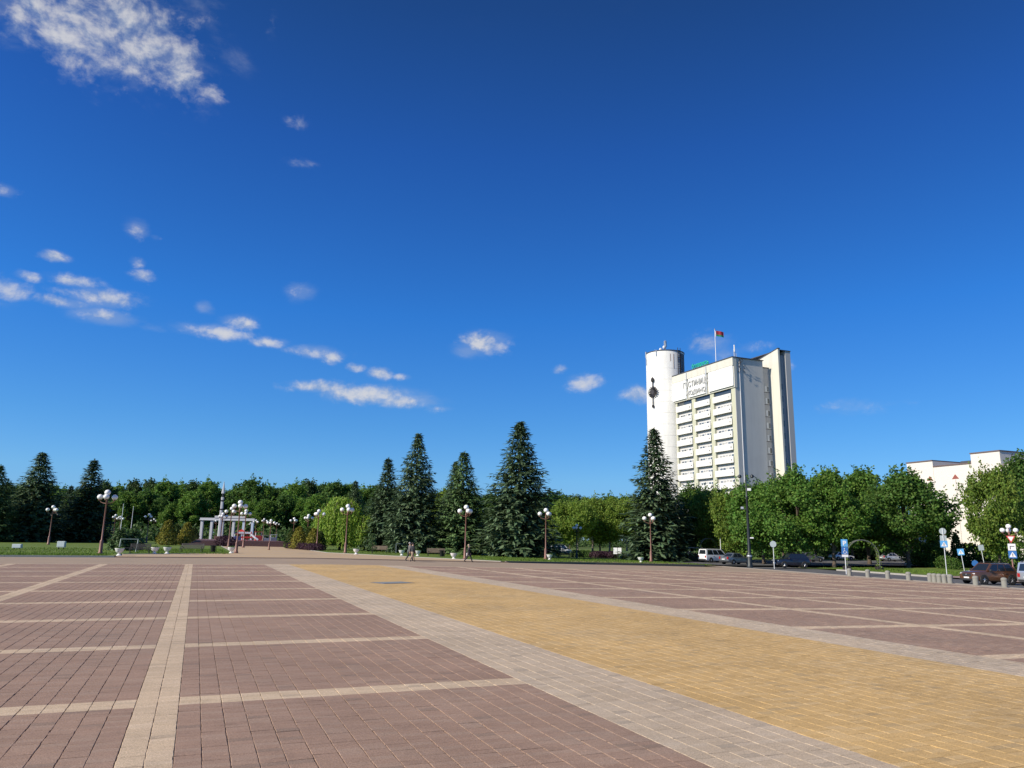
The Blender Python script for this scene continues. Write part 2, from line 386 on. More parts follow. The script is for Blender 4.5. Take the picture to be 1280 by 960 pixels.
kerb('lawn_kerb', [(75.2, 29.9), (80.2, 27.1), (100, 15.75), (150, 15.75)], .16, .11, CONC)
kerb('lawn_kerb', [(82.2, -6.3), (84.1, -1.95), (91.05, 4.2), (148, 4.2)], .16, .11, CONC)
sheet('road', [(-30, edge_v(-30) + .2), (104, edge_v(104) + .2), (104, edge_v(104) + 12), (70, edge_v(70) + 11), (-30, edge_v(-30) + 11)], -.12, ASPH)
sheet('car_park', [(79, 61), (104, 61), (104, 120), (79, 120)], .105, ASPH)
kerb('road_kerb', [(-8, edge_v(-8) + .1), (78, edge_v(78) + .1)], .2, .01, CONC)
kerb('road_kerb', [(-20, edge_v(-20) + 11.1), (42, edge_v(42) + 11.1)], .2, .04, CONC)
kerb('road_kerb', [(54, edge_v(54) + 11.1), (69, edge_v(69) + 11.1)], .2, .04, CONC)
sheet('verge', [(54, edge_v(54) + 11.2), (74, edge_v(74) + 11.2), (74, 140), (54, 140)], .03, G)
sheet('verge', [(-20, edge_v(-20) + 11.2), (42, edge_v(42) + 11.2), (42, 140), (-20, 140)], .03, G)
BRICKPATH = mat('pinkish_path_paving', (.33, .24, .20), .85, var=.15, vscale=.7, bump=.2)
sheet('footpath', [(42, edge_v(42) + 11), (54, edge_v(54) + 11), (54, 140), (42, 140)], .0, BRICKPATH)
sheet('footpath', [(80.5, 41), (80.5, 58), (83.5, 58), (83.5, 41)], .1, GREYPAVE)

# ------------------------------------------------------------------ the square: concrete blocks one by one
S = .25
BROWN = paver_mat('brown_block', (.318, .208, .148), (.285, .208, .156), .5)
BEIGE = paver_mat('beige_block', (.535, .405, .272), (.495, .385, .275), .5)
TAN = paver_mat('greyish_tan_block', (.485, .38, .268), (.45, .365, .272), .7)
YEL = paver_mat('yellow_block', (.525, .345, .142), (.485, .345, .175), .7)
rng = np.random.default_rng(3)
jv = np.arange(-220, 232); vj = S * jv
def grid(u0, u1, su):
    """block centres, depth of a block and colour zone for the rows between u0 and u1"""
    ui = np.arange(round((u1 - u0) / su)) * su + u0
    UU, VV = np.meshgrid(ui, vj, indexing='ij'); cu, cv = UU + su / 2, VV + S / 2; JJ = np.broadcast_to(jv, UU.shape)
    X = cu * U[0] + cv * V[0]; Y = cu * U[1] + cv * V[1]
    # keep what a camera near this one could see
    keep = (Y > 2.5) & (np.abs(X) < Y * .74 + 3.5) & (cv < edge_v(cu) - 2.45) & (cu < 58.5)
    rb = np.floor((cv - 15.0) / S).astype(int)
    band = (((cu - 10.8) % 5.25) < .5) | (((JJ % 21) >= 19) & (cv < 4.75)) | ((cv > 15) & ((rb % 19) >= 17))
    kind = np.where(band, 1, 0); kind[(cv > 4.75) & (cv < 15)] = 2; kind[(cv > 6.5) & (cv < 13.25)] = 3
    return cu[keep], cv[keep], kind[keep]
def block_mesh(name, m, sx, sy):
    g, c, h = .0033, .0042, .03
    a = [(g, g * .8), (sx - g, g * .8), (sx - g, sy - g * .8), (g, sy - g * .8)]
    b = [(g + c, g * .8 + c), (sx - g - c, g * .8 + c), (sx - g - c, sy - g * .8 - c), (g + c, sy - g * .8 - c)]
    vs = [(x - sx / 2, y - sy / 2, -h) for x, y in a] + [(x - sx / 2, y - sy / 2, -c * .8) for x, y in a] + [(x - sx / 2, y - sy / 2, 0) for x, y in b]
    fs = [(8, 9, 10, 11)]
    for i in range(4):
        j = (i + 1) % 4; fs += [(i, j, j + 4, i + 4), (i + 4, j + 4, j + 8, i + 8)]
    return MB().add(vs, fs), m, name
# blocks are 25 x 12.5 cm; beyond 42 m, where rows can no longer be told apart, pairs are laid as one
LAYERS = []
for u0, u1, su in ((-1.7, 42.3, .125), (42.3, 58.55, .25)):
    t_, _, _ = block_mesh('paver', BROWN, S, su); LAYERS.append((t_, np.array(t_.v), np.array(t_.f), grid(u0, u1, su)))
names = [('brown_paving', BROWN, 'reddish brown concrete block paving filling the square between pale bands'),
         ('beige_paving_bands', BEIGE, 'pale beige block bands dividing the brown paving into squares'),
         ('tan_paving_borders', TAN, 'greyish tan block borders on both sides of the yellow walkway'),
         ('yellow_paving', YEL, 'yellow block walkway crossing the square')]
for k, (nm, m, lab) in enumerate(names):
    root = tag(empty(nm), lab, None, None, 'structure'); allv, allf, base = [], [], 0
    for li, (TM, TV, TF, (gu, gv, gk)) in enumerate(LAYERS):
        pu, pv = gu[gk == k], gv[gk == k]
        order = np.argsort(pu * pu + pv * pv); pu, pv = pu[order], pv[order]; n = len(pu)
        if n == 0: continue
        pos = pu[:, None] * U + pv[:, None] * V; pos[:, 2] = -.0155 * np.clip(pv - 9.5, 0, 52.5)
        pos += rng.normal(0, .0014, n)[:, None] * U + rng.normal(0, .0018, n)[:, None] * V; yaw = rng.normal(0, .007, n)
        dz = rng.normal(0, .0012, n); tx = rng.normal(0, .007, n); ty = rng.normal(0, .004, n) - .0155 * (pv > 9.5)
        single = np.zeros(n, bool)
        if li == 0:
            px = np.array([proj(p) for p in pos[:2500]])
            seen = np.where((px[:, 0] > -5) & (px[:, 0] < 1285) & (px[:, 1] < 962))[0][:300]
            single[seen] = True; me = TM.mesh('paver', m)
            for i in seen:
                link('paver', me, root, (pos[i][0], pos[i][1], pos[i][2] + dz[i]), (tx[i], -ty[i], PLAZA_ROT + yaw[i]))
        r = np.where(~single)[0]; lx, ly, lz = TV[:, 0], TV[:, 1], TV[:, 2]
        Z = pos[r, 2][:, None] + dz[r][:, None] + lz[None] + lx[None] * ty[r][:, None] + ly[None] * tx[r][:, None]
        jx = lx[None] - ly[None] * yaw[r][:, None]; jy = ly[None] + lx[None] * yaw[r][:, None]
        XX = pos[r, 0][:, None] + jx * V[0] + jy * U[0]; YY = pos[r, 1][:, None] + jx * V[1] + jy * U[1]
        allv.append(np.stack([XX, YY, Z], -1).reshape(-1, 3))
        allf.append((TF[None] + (np.arange(len(r)) * len(TV))[:, None, None]).reshape(-1, 4) + base); base += len(r) * len(TV)
    tag(link('paver_field', np_mesh('paver_field', np.concatenate(allv), np.concatenate(allf), m), root), kind='stuff')
# two flush patches in the yellow walkway: an iron cover and a strip drain
b = MB(); p = hit(491, 728.5)
IRON = mat('cast_iron', (.10, .11, .11), .7, metal=.3, var=.2)
cover = empty('drain_cover', (p[0], p[1], p[2] + .002), PLAZA_ROT + .3, None, 'grey square access cover set flush in the yellow walkway', 'cover')
MB().cbox(-.85, .85, -.6, .6, -.02, .008, .004).build('frame', IRON, cover)
for i in range(4): MB().cbox(-.78 + i * .4, -.42 + i * .4, -.52, .52, .0, .014, .004).build('plate', mat('weathered_steel_plate', (.22, .235, .23), .6, metal=.2, var=.3, vscale=4), cover)

# ------------------------------------------------------------------ hotel
HC0 = np.array([53.347, 175.0, -.85])                     # ground point of the corner towards the square
hotel = empty('hotel_tower', HC0, PLAZA_ROT, None, 'tall white hotel slab with stacked balconies, round stair tower and roof flag', 'building')
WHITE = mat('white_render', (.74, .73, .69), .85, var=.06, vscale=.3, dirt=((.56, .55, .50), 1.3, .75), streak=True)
CREAM = mat('cream_render', (.62, .605, .525), .85, var=.06, vscale=.3, dirt=((.50, .48, .41), 1.2, .75), streak=True)
FINC = mat('pale_olive_fin', (.50, .50, .375), .85, var=.06, vscale=.4)
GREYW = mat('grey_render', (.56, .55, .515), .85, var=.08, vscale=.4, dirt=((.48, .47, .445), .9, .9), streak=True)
GREYR = mat('recess_render', (.50, .49, .47), .85, var=.05)
GLASS = mat('window_glass', (.09, .11, .13), .08, spec=.8, objrand=.5)
FRAME = mat('white_window_frame', (.78, .78, .76), .5)
ROOFM = mat('dark_roof_edge', (.06, .065, .08), .7)
METAL = mat('galvanised', (.5, .52, .53), .45, metal=.6)
DMETAL = mat('dark_metal', (.05, .045, .045), .5, metal=.5, var=.2)
z0 = .85                                                  # local z of the square's level
ZT = 45.6 + z0; YL = 25.5; XD = 8.3
rwin = random.Random(12); CURT = mat('curtained_pane', (.40, .38, .33), .15, spec=.8); CURT2 = mat('blind_pane', (.22, .23, .24), .12, spec=.8)
bay = [(1.37, 8.07), (9.53, 15.64), (17.14, 23.6)]         # balcony bays along the front, from the near corner
core = MB()                                               # body behind the balconies
core.box(.22, XD, .0, YL, 0, ZT)
core.build('wall', GREYR, hotel)
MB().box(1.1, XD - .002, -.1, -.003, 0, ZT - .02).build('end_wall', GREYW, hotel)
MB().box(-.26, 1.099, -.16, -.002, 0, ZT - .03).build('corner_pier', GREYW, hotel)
for a, c in ((0.001, 1.37), (8.07, 9.53), (15.64, 17.14), (23.6, 24.15)):
    MB().box(-.28, 0.218, a, c, 0, ZT - 7.3).build('fin', FINC, hotel)
MB().box(-.05, 0.218, 24.151, YL, 0, ZT - 7.3).build('stair_strip', WHITE, hotel)
MB().box(-.9, 0.216, -.34, YL + .1, ZT - 1.95, ZT).build('cornice', CREAM, hotel)
MB().box(-.55, 0.215, -.33, YL, ZT - 7.3, ZT - 1.951).build('sign_backing', CREAM, hotel)
for a, c in ((-.15, 9.2), (10.6, 17.7), (18.8, YL)):
    MB().cbox(-.92, -.552, a, c, ZT - 6.9, ZT - 2.0, .1).build('sign_panel', mat('bright_white_panel', (.82, .82, .80), .7, var=.03, vscale=.6), hotel)
MB().box(-1.05, XD + .1, -.42, YL + .2, ZT + .001, ZT + .18).build('roof_edge', ROOFM, hotel)
for a in (9.9, 18.25): MB().tube([(-1.0, a, ZT - 7.2), (-1.0, a, ZT - .2)], .14, 8).build('pipe', METAL, hotel)
MB().tube([(1.18, -.19, 0), (1.18, -.19, ZT - .6)], .085, 8).build('downpipe', mat('pale_pipe', (.68, .68, .70), .5), hotel)
for i in range(13):
    zp = 36.4 + z0 - 3.02 * i                              # middle of this row's parapet
    for k, (a, c) in enumerate(bay):
        MB().cbox(-.62, -.44, a - .12, c + .12, zp - .78, zp + .72, .02).build('parapet', WHITE, hotel)
        MB().box(-.438, 0.217, a + .002, c - .002, zp - .76, zp - .55).build('balcony_slab', GREYR, hotel)
        MB().box(-.665, -.622, a + .35, a + .6, zp - .28, zp + .02).build('air_vent', DMETAL, hotel)
        zs = zp + .25 + .0; w = MB()
        n = 5; L = c - a; y0 = a + .25; y1 = c - L * .12
        for j in range(n + 1):
            yy = y0 + (y1 - y0) * j / n; w.box(0.12, .19, yy - .07, yy + .07, zp - .5, zp + 1.42)
        w.box(0.125, .188, y0, y1, zp + 1.3, zp + 1.41); w.box(0.125, .188, y0, y1, zp - .5, zp + .35)
        wo_ = w.build('window', FRAME, hotel)
        for j in range(n):
            ya = y0 + (y1 - y0) * j / n + .07; yb = y0 + (y1 - y0) * (j + 1) / n - .07
            if j == 2: continue
            gm = GLASS if rwin.random() < .62 else (CURT if rwin.random() < .6 else CURT2)
            MB().box(0.16, .175, ya, yb, zp + .35, zp + 1.3).build('pane', gm, wo_)
    w = MB().box(-.09, -.052, 24.45, 25.15, zp + .5, zp + 1.75).build('window', FRAME, hotel)
    MB().box(-.1, -.091, 24.52, 25.08, zp + .57, zp + 1.68).build('pane', GLASS, w)
# top recessed storey under the sign
MB().box(.0, .214, .2, 24.1, ZT - 8.75, ZT - 7.32).build('window_band', GLASS, hotel)
# round stair tower
TX, TY, TR, TZ = .3, 29.6, 5.2, 52.9 + z0
MB().lathe([(TR, 0), (TR, TZ - .02), (TR - .01, TZ)], 64, (TX, TY, 0)).build('round_tower', WHITE, hotel, smooth=True)
MB().lathe([(TR + .12, TZ + .001), (TR + .12, TZ + .22), (TR - .3, TZ + .22), (TR - .3, TZ + .05)], 64, (TX, TY, 0)).build('tower_rim', ROOFM, hotel, smooth=True)
def on_tower(a, off=0., t=0.):
    return (TX + (TR + off) * math.cos(a) - t * math.sin(a), TY + (TR + off) * math.sin(a) + t * math.cos(a))
lad = MB(); la = math.radians(-80)
for t_ in (-.45, .45):
    x, y = on_tower(la, .22, t_); lad.tube([(x, y, TZ - 9), (x, y, TZ + .9)], .09, 6)
for i in range(19):
    p0, p1 = on_tower(la, .22, -.45), on_tower(la, .22, .45); z = TZ - 8.8 + i * .5; lad.tube([(*p0, z), (*p1, z)], .05, 5)
lad.build('ladder', DMETAL, hotel)
for a, zl in ((-72, 7.5), (-63, 8.5), (-52, 8)):
    a = math.radians(a); p = [on_tower(a - .045, .0), on_tower(a + .045, .0), on_tower(a + .045, .12), on_tower(a - .045, .12)]
    MB().prism(p[::-1], TZ - zl, TZ - .5).build('vent_strip', DMETAL, hotel)
for a, zl in ((-108, 3.), (-98, 5.)):
    a = math.radians(a); p = [on_tower(a - .008, .0), on_tower(a + .008, .0), on_tower(a + .008, .05), on_tower(a - .008, .05)]
    MB().prism(p[::-1], TZ - zl, TZ - .9).build('rust_stain', mat('rust_streak', (.30, .19, .13), .9), hotel)
PJ = mat('panel_joint', (.52, .51, .48), .9)
for i in range(1, 17): MB().lathe([(TR + .004, i * 3.05), (TR + .012, i * 3.05 + .01), (TR + .012, i * 3.05 + .06), (TR + .004, i * 3.05 + .07)], 64, (TX, TY, 0)).build('panel_joint', PJ, hotel, smooth=True)
for (x, y, h, r) in ((.5, 30, 4.4, .06), (.9, 30.5, 3.6, .05), (-2, 31.5, 1.8, .05), (.1, 29.3, 3.2, .05)):
    MB().tube([(TX + x, y, TZ), (TX + x, y, TZ + h)], r, 6).build('antenna_mast', METAL, hotel)
for i in range(3):
    a = i * 2.1; MB().cbox(TX + .5 + .25 * math.cos(a) - .14, TX + .5 + .25 * math.cos(a) + .14, 30 + .25 * math.sin(a) - .1, 30 + .25 * math.sin(a) + .1, TZ + 2.4, TZ + 4.2, .02).build('antenna_panel', METAL, hotel)
for (x, y, z) in ((-1.3, 29.5, 1.3), (-.6, 28.8, 1.9)):
    MB().lathe([(.02, -.14), (.3, -.1), (.55, .06), (.56, .09), (.3, .0), (.02, -.03)], 16, (TX + x, y, TZ + z), 'y').build('dish', mat('dish_white', (.8, .8, .8), .5), hotel, smooth=True)
for (x, y, z) in ((-4.9, 31.4, -1), (-5.1, 30.8, -3.2), (-4.4, 27, -1.4)):
    MB().cbox(TX + x - .25, TX + x + .1, y - .2, y + .2, TZ + z, TZ + z + 1.7, .03).build('antenna_panel', METAL, hotel)
# iron emblem on the tower
EA = math.radians(197); ex, ey = TX + (TR + .35) * math.cos(EA), TY + (TR + .35) * math.sin(EA)
em = empty('emblem', (ex, ey, 41.6 + z0), EA + math.pi / 2); em.parent = hotel
MB().lathe([(.02, -.1), (.62, -.12), (.66, 0), (.62, .12), (.02, .1)], 28, (0, 0, 0), 'y').build('disc', DMETAL, em)
tb = MB()
for i in range(16):
    a = i * math.pi / 8; tb.tube([(.6 * math.cos(a), 0, .6 * math.sin(a)), (1.35 * math.cos(a), 0, 1.35 * math.sin(a)), (1.62 * math.cos(a + .12), 0, 1.62 * math.sin(a + .12))], [.11, .2, .07], 6)
tb.build('ray_ring', DMETAL, em)
sp = MB().tube([(0, 0, -4.2), (0, 0, 3.9)], .13, 8)
sp.lathe([(.02, 2.6), (.42, 3.0), (.45, 3.5), (.28, 3.9), (.02, 4.2)], 10); sp.lathe([(.02, -4.4), (.3, -4.1), (.32, -3.7), (.02, -3.3)], 10)
sp.build('spear', DMETAL, em)
# link and rear wing with its slanted head wall
MB().box(XD - .001, 11.0, .86, 6, 0, 44.2 + z0).build('link_wall', GREYR, hotel)
MB().box(XD - .05, 11.02, .7, 6.1, 44.2 + z0 + .001, 44.4 + z0).build('link_roof_edge', ROOFM, hotel)
for i in range(13):
    zp = 36.0 + z0 - 3.02 * i + 3
    MB().box(XD + .02, 10.98, .83, .859, zp - .95, zp - .83).build('floor_joint', DMETAL, hotel)
    w = MB().box(9.5, 10.75, .82, .858, zp - .7, zp + .7).build('window', FRAME, hotel)
    MB().box(10.05, 10.65, .805, .819, zp - .62, zp + .62).build('pane', GLASS, w)
wing = MB()
zn, zf = 48.5 + z0, 46.0 + z0
wing.add([(11.001, -2.6, 0), (11.5, -2.6, 0), (11.5, 10, 0), (11.001, 10, 0), (11.001, -2.6, zn), (11.5, -2.6, zn), (11.5, 10, zf), (11.001, 10, zf)],
         [(3, 2, 1, 0), (4, 5, 6, 7), (0, 1, 5, 4), (1, 2, 6, 5), (2, 3, 7, 6), (3, 0, 4, 7)])
wing.build('head_wall', CREAM, hotel)
MB().add([(10.9, -2.7, zn), (11.6, -2.7, zn), (11.6, 10, zf), (10.9, 10, zf), (10.9, -2.7, zn + .2), (11.6, -2.7, zn + .2), (11.6, 10, zf + .2), (10.9, 10, zf + .2)],
         [(3, 2, 1, 0), (4, 5, 6, 7), (0, 1, 5, 4), (1, 2, 6, 5), (2, 3, 7, 6), (3, 0, 4, 7)]).build('head_wall_cap', ROOFM, hotel)
MB().box(11.501, 13.3, -1.9, 10, 0, zn - 1.4).build('window_strip', mat('shade_tinted_recess', (.30, .32, .34), .8), hotel)  # shadow of the recessed strip is put into its dark blue-grey colour
MB().box(13.301, 14.9, -2.5, 10, 0, zn - .35).build('rear_fin', GREYR, hotel)
MB().box(11.5, 15, -2.6, 10.1, zn - .34, zn - .15).build('wing_roof_edge', ROOFM, hotel)
for i in range(14):
    zp = 38.6 + z0 - 3.02 * i
    MB().box(11.8, 12.5, -1.935, -1.902, zp, zp + 1.4).build('pane', GLASS, hotel)
# low entrance wing at the foot
MB().box(-10, 0, 2, 30, 0, 6.2).build('podium', CREAM, hotel)
MB().box(-10.2, .0, 1.8, 30.2, 6.201, 6.6).build('podium_roof_edge', ROOFM, hotel)
for k in range(7):
    w = MB().box(-10.08, -10.001, 3.2 + k * 3.8, 5.8 + k * 3.8, 1.2, 4.6).build('window', FRAME, hotel)
    MB().box(-10.1, -10.081, 3.35 + k * 3.8, 5.65 + k * 3.8, 1.35, 4.45).build('pane', GLASS, w)
# lettering
LETT = mat('weathered_sign_letters', (.50, .50, .48), .7, metal=.2)
def sign_text(txt, y, z, size, m, name, parent, width=None, rx=math.pi / 2, rz=-math.pi / 2, x=-1.1):
    cu_ = bpy.data.curves.new(name, 'FONT'); cu_.body = txt; cu_.size = size; cu_.extrude = .07; cu_.align_x = 'CENTER'; cu_.offset = .02
    to = bpy.data.objects.new(name, cu_); COL.objects.link(to); bpy.context.view_layer.update()
    me = bpy.data.meshes.new_from_object(to.evaluated_get(bpy.context.evaluated_depsgraph_get()))
    bpy.data.objects.remove(to); me.materials.clear(); me.materials.append(m)
    o = link(name, me, parent, (x, y, z), (rx, 0, rz))
    xs = [v.co.x for v in me.vertices]
    if width: o.scale = (width / (max(xs) - min(xs)), 1, 1)
    return o
sign_text('ГОСТИНИЦА', 14.3, ZT - 4.25, 2.1, LETT, 'lettering', hotel, 10.4)
sign_text('ЖОДИНО', 14.3, ZT - 6.35, 1.6, LETT, 'lettering', hotel, 8.2)
# roof things: flag pole, green script, aerials
flagp = empty('flag', HC0 + V * 1.4 + U * 8.8 + np.array([0, 0, ZT + .18]), PLAZA_ROT, None, 'red and green flag on a white pole on the hotel roof', 'flag')
MB().tube([(0, 0, 0), (0, 0, 9.3)], [.09, .06], 8).build('pole', mat('white_pole', (.8, .8, .8), .4), flagp)
MB().sphere((0, 0, 9.35), .13, 8, 6).build('finial', mat('brass', (.6, .42, .15), .35, metal=.8), flagp)
def flag_mesh(z0_, z1_, x0=0., x1=2.3):
    b = MB(); n = 14
    for side in (0, 1):
        vs = []
        for i in range(n + 1):
            t = i / n; x = x0 + (x1 - x0) * t; yy = .16 * math.sin(t * 8) * t + side * .012; s = -.35 * t
            vs += [(x, yy, z0_ + s), (x, yy, z1_ + s)]
        b.add(vs, [((2 * i, 2 * i + 2, 2 * i + 3, 2 * i + 1) if side == 0 else (2 * i + 1, 2 * i + 3, 2 * i + 2, 2 * i)) for i in range(n)])
    return b
flag_mesh(8.05, 9.0, .3).build('red_field', mat('flag_red', (.32, .02, .03), .7), flagp, rot=(0, 0, -.35))
flag_mesh(7.6, 8.049, .3).build('green_stripe', mat('flag_green', (.02, .22, .08), .7), flagp, rot=(0, 0, -.35))
flag_mesh(7.6, 9.0, .06, .299).build('ornament_stripe', mat('flag_white', (.75, .68, .66), .7), flagp, rot=(0, 0, -.35))
gs = empty('roof_sign', HC0 + V * .2 + U * 13.6 + np.array([0, 0, ZT + .18]), PLAZA_ROT, None, 'green script letters standing on the hotel roof edge', 'sign')
fr = MB()
for i in range(5): fr.tube([(0, -3 + i * 1.5, 0), (0, -3 + i * 1.5, 1.3)], .05, 6)
fr.tube([(0, -3.2, .5), (0, 3.2, .5)], .05, 6); fr.build('frame', METAL, gs)
sign_text('беларусь', 0, .55, 1.7, mat('sign_green', (.02, .42, .27), .5), 'lettering', gs, 7.0, x=-.1)
aer = empty('roof_aerial', HC0 + V * .3 + U * .5 + np.array([0, 0, ZT + .18]), PLAZA_ROT, None, 'cluster of pale aerials on the corner of the hotel roof', 'antenna')
a_ = MB()
for (x, y, h) in ((0, 0, 2.2), (.5, .1, 1.6), (-.2, -.5, 2.9), (.9, .3, 1.2)): a_.tube([(x, y, 0), (x, y, h)], .06, 6)
a_.build('mast', METAL, aer)
MB().cbox(-.32, -.08, -.65, -.4, 1.3, 3.0, .03).build('panel', FRAME, aer)
tm = MB(); rt = random.Random(8)
for i in range(26):
    p = [rt.uniform(.3, 1.9), rt.uniform(-1.4, -.45), rt.uniform(-3.6, -.3)]; tm.tube([p, [p[0] + rt.uniform(-.5, .5), p[1] + rt.uniform(-.3, .3), p[2] + rt.uniform(-.9, .9)]], .05, 5)
tm.build('bracket', DMETAL, aer)
# ------------------------------------------------------------------ white block at the right
r_ = ray(1216, 579.5); wp = np.array([0, 0, HC]) + r_ * (140 / r_[1]); WZ = wp[2]
wb = empty('white_building', (wp[0], wp[1], -.85), PLAZA_ROT, None, 'pale cream building with stepped flat roof and small red triangles, behind the trees', 'building')
WC = mat('pale_cream_wall', (.70, .65, .58), .85, var=.04, vscale=.3)
zt_ = WZ + .85
MB().box(0, 14, 0, 8.3, 0, zt_).build('wall', WC, wb)
MB().box(-.1, 14, 8.301, 14.2, 0, zt_ + 1.2).build('stair_block', WC, wb)
MB().box(-.4, 14, -5.6, -.001, 0, zt_ + 1.75).build('stair_block', WC, wb)
MB().box(.3, 14, -26, -5.602, 0, zt_ - .6).build('wall', WC, wb)
for (x, a, c, z) in ((-.12, 0.01, 8.29, zt_), (-.22, 8.3, 14.3, zt_ + 1.2), (-.52, -5.7, .1, zt_ + 1.75), (.18, -26, -5.71, zt_ - .6)):
    MB().box(x, 14.1, a, c, z + .001, z + .22).build('roof_edge', mat('brown_roof_edge', (.14, .10, .09), .8), wb)
MB().box(1, 4, .3, 3.2, zt_ + .23, zt_ + .75).build('roof_hatch', ROOFM, wb)
RT = mat('red_triangle', (.28, .08, .06), .8)
for y in (-1.6, 3.8, 9.2):
    x = 0 if 0 < y < 8.3 else (-.4 if y < 0 else -.1)
    MB().add([(x - .03, y - .75, zt_ - 2.6), (x - .03, y + .75, zt_ - 2.6), (x - .03, y, zt_ - 1.7), (x - .002, y - .75, zt_ - 2.6), (x - .002, y + .75, zt_ - 2.6), (x - .002, y, zt_ - 1.7)],
             [(0, 2, 1), (3, 4, 5), (0, 1, 4, 3), (1, 2, 5, 4), (2, 0, 3, 5)]).build('triangle_ornament', RT, wb)
    MB().box(x - .05, x - .002, y - .09, y + .09, 0, zt_ - 2.7).build('wall_strip', mat('grey_strip', (.52, .49, .45), .8), wb)
for z in (zt_ - 8.2, zt_ - 10.2): MB().box(-.06, -.002, 0.2, 8.1, z, z + .12).build('floor_line', mat('grey_strip', (.5, .5, .5)), wb)
for k in range(5):
    for j in range(3):
        w = MB().box(.22, .298, -24 + k * 3.6, -22 + k * 3.6, 1.8 + j * 3.6, 3.6 + j * 3.6).build('window', FRAME, wb)
        MB().box(.2, .219, -23.9 + k * 3.6, -22.1 + k * 3.6, 1.9 + j * 3.6, 3.5 + j * 3.6).build('pane', GLASS, w)

# ------------------------------------------------------------------ vegetation
def kites(P, D, Nn, ln, wd):
    """leaf-sized kites: base points P, growing along D, facing Nn"""
    D = D / np.linalg.norm(D, axis=1, keepdims=True); Sd = np.cross(Nn, D); l = np.linalg.norm(Sd, axis=1, keepdims=True); Sd = Sd / np.maximum(l, 1e-6)
    Nf = np.cross(D, Sd); ln = ln[:, None]; wd = wd[:, None]
    a = P; b = P + D * ln * .5 + Sd * wd * .5 - Nf * wd * .1; c = P + D * ln - Nf * ln * .08; d = P + D * ln * .5 - Sd * wd * .5 - Nf * wd * .1
    v = np.stack([a, b, c, d], 1).reshape(-1, 3); f = np.arange(len(v)).reshape(-1, 4)
    return v, f
def unit(r, n):
    x = r.normal(size=(n, 3)); return x / np.linalg.norm(x, axis=1, keepdims=True)

BARK = mat('bark', (.10, .075, .055), .95, var=.3, vscale=4, bump=.6, bscale=14)
BARKP = mat('pale_bark', (.22, .19, .15), .95, var=.3, vscale=4, bump=.5, bscale=14)
LEAF = {k: mat('leaf_' + k, c, .62, island=.38, hue=.022, transl=tr, spec=.3, objrand=.12) for k, c, tr in (
    ('dark', (.085, .165, .03), .42), ('mid', (.125, .23, .036), .45), ('bright', (.20, .29, .045), .48), ('deep', (.066, .122, .034), .38),
    ('linden', (.125, .245, .04), .44), ('autumnish', (.165, .25, .038), .45), ('willow', (.25, .37, .05), .48), ('gold', (.22, .205, .03), .3),
    ('thuja', (.075, .11, .022), .25), ('purple', (.05, .02, .035), .25), ('hedge', (.065, .13, .02), .3))}
NEEDLE = {k: mat('needle_' + k, c, .6, island=.42, hue=.02, transl=.12, spec=.3, objrand=.1) for k, c in (
    ('blue', (.092, .145, .070)), ('dark', (.070, .115, .052)), ('green', (.092, .155, .054)))}

def broadleaf(seed, h=12., r=4.2, base=2.4, n=7500, size=.36, lobes=26, top=.5, flat=1.):
    """trunk with limbs and a crown of leaf clumps"""
    g = np.random.default_rng(seed); rp = random.Random(seed)
    cz = (h + base) / 2; hz = (h - base) / 2
    L = []
    for i in range(lobes):
        while True:
            p = g.uniform(-1, 1, 3)
            if np.linalg.norm(p) < 1: break
        p = p / max(np.linalg.norm(p), 1e-3) * (np.linalg.norm(p) ** .45) * .74
        taper = 1 - top * max(0, p[2]) ** 1.5
        L.append((np.array([p[0] * r * taper, p[1] * r * taper, cz + p[2] * hz * .96]), g.uniform(.26, .42) * r * (1 - .35 * top * max(0, p[2]))))
    per = n // lobes; Ps, Ds = [], []
    for c, rr in L:
        d = unit(g, per); d[:, 2] = d[:, 2] * .8 + .1
        rad = rr * (.55 + .5 * g.random(per) ** .6)
        Ps.append(c + d * rad[:, None] * np.array([1, 1, flat * .85])); Ds.append(d)
    for i in range(int(lobes * 2.6)):                       # stray shoots that break the outline
        c, rr = L[g.integers(lobes)]; d = unit(g, 1)[0]; d[2] = abs(d[2]) * .8 + .15; o_ = c - np.array([0, 0, cz - hz * .3]); d = d * .6 + o_ / max(1e-3, np.linalg.norm(o_)) * .7
        k_ = 16; s_ = np.linspace(.75, 1.35 + .35 * g.random(), k_)[:, None]
        Ps.append(c + d / np.linalg.norm(d) * rr * s_ + g.normal(0, size * .35, (k_, 3))); Ds.append(np.repeat(d[None], k_, 0))
    P = np.concatenate(Ps); D = np.concatenate(Ds); m = len(P)
    # outward-facing leaves that hang a little
    axis = np.array([0, 0, cz]); out = P - axis; out /= np.linalg.norm(out, axis=1, keepdims=True)
    Nn = D * .45 + out * .3 + unit(g, m) * 1.0 + np.array([0, 0, .35]); Dr = unit(g, m) + np.array([0, 0, -.35])
    crown = kites(P, Dr, Nn, g.uniform(.75, 1.3, m) * size, g.uniform(.6, 1., m) * size)
    t = MB(); k = max(.12, h * .016)
    t.tube([(0, 0, -.3), (.03, .02, base * .5), (-.04, .05, base), (.05, -.04, cz), (0, 0, h * .8)], [k * 1.5, k * 1.1, k, k * .6, k * .15], 9)
    for i in range(9):
        c, rr = L[i]; z = base * .8 + rp.random() * (cz - base) * 1.1
        mid = (c[0] * .45, c[1] * .45, (z + c[2]) / 2 + .2)
        t.tube([(0, 0, z), mid, tuple(c)], [k * .5, k * .32, k * .1], 6)
    return crown, t, h

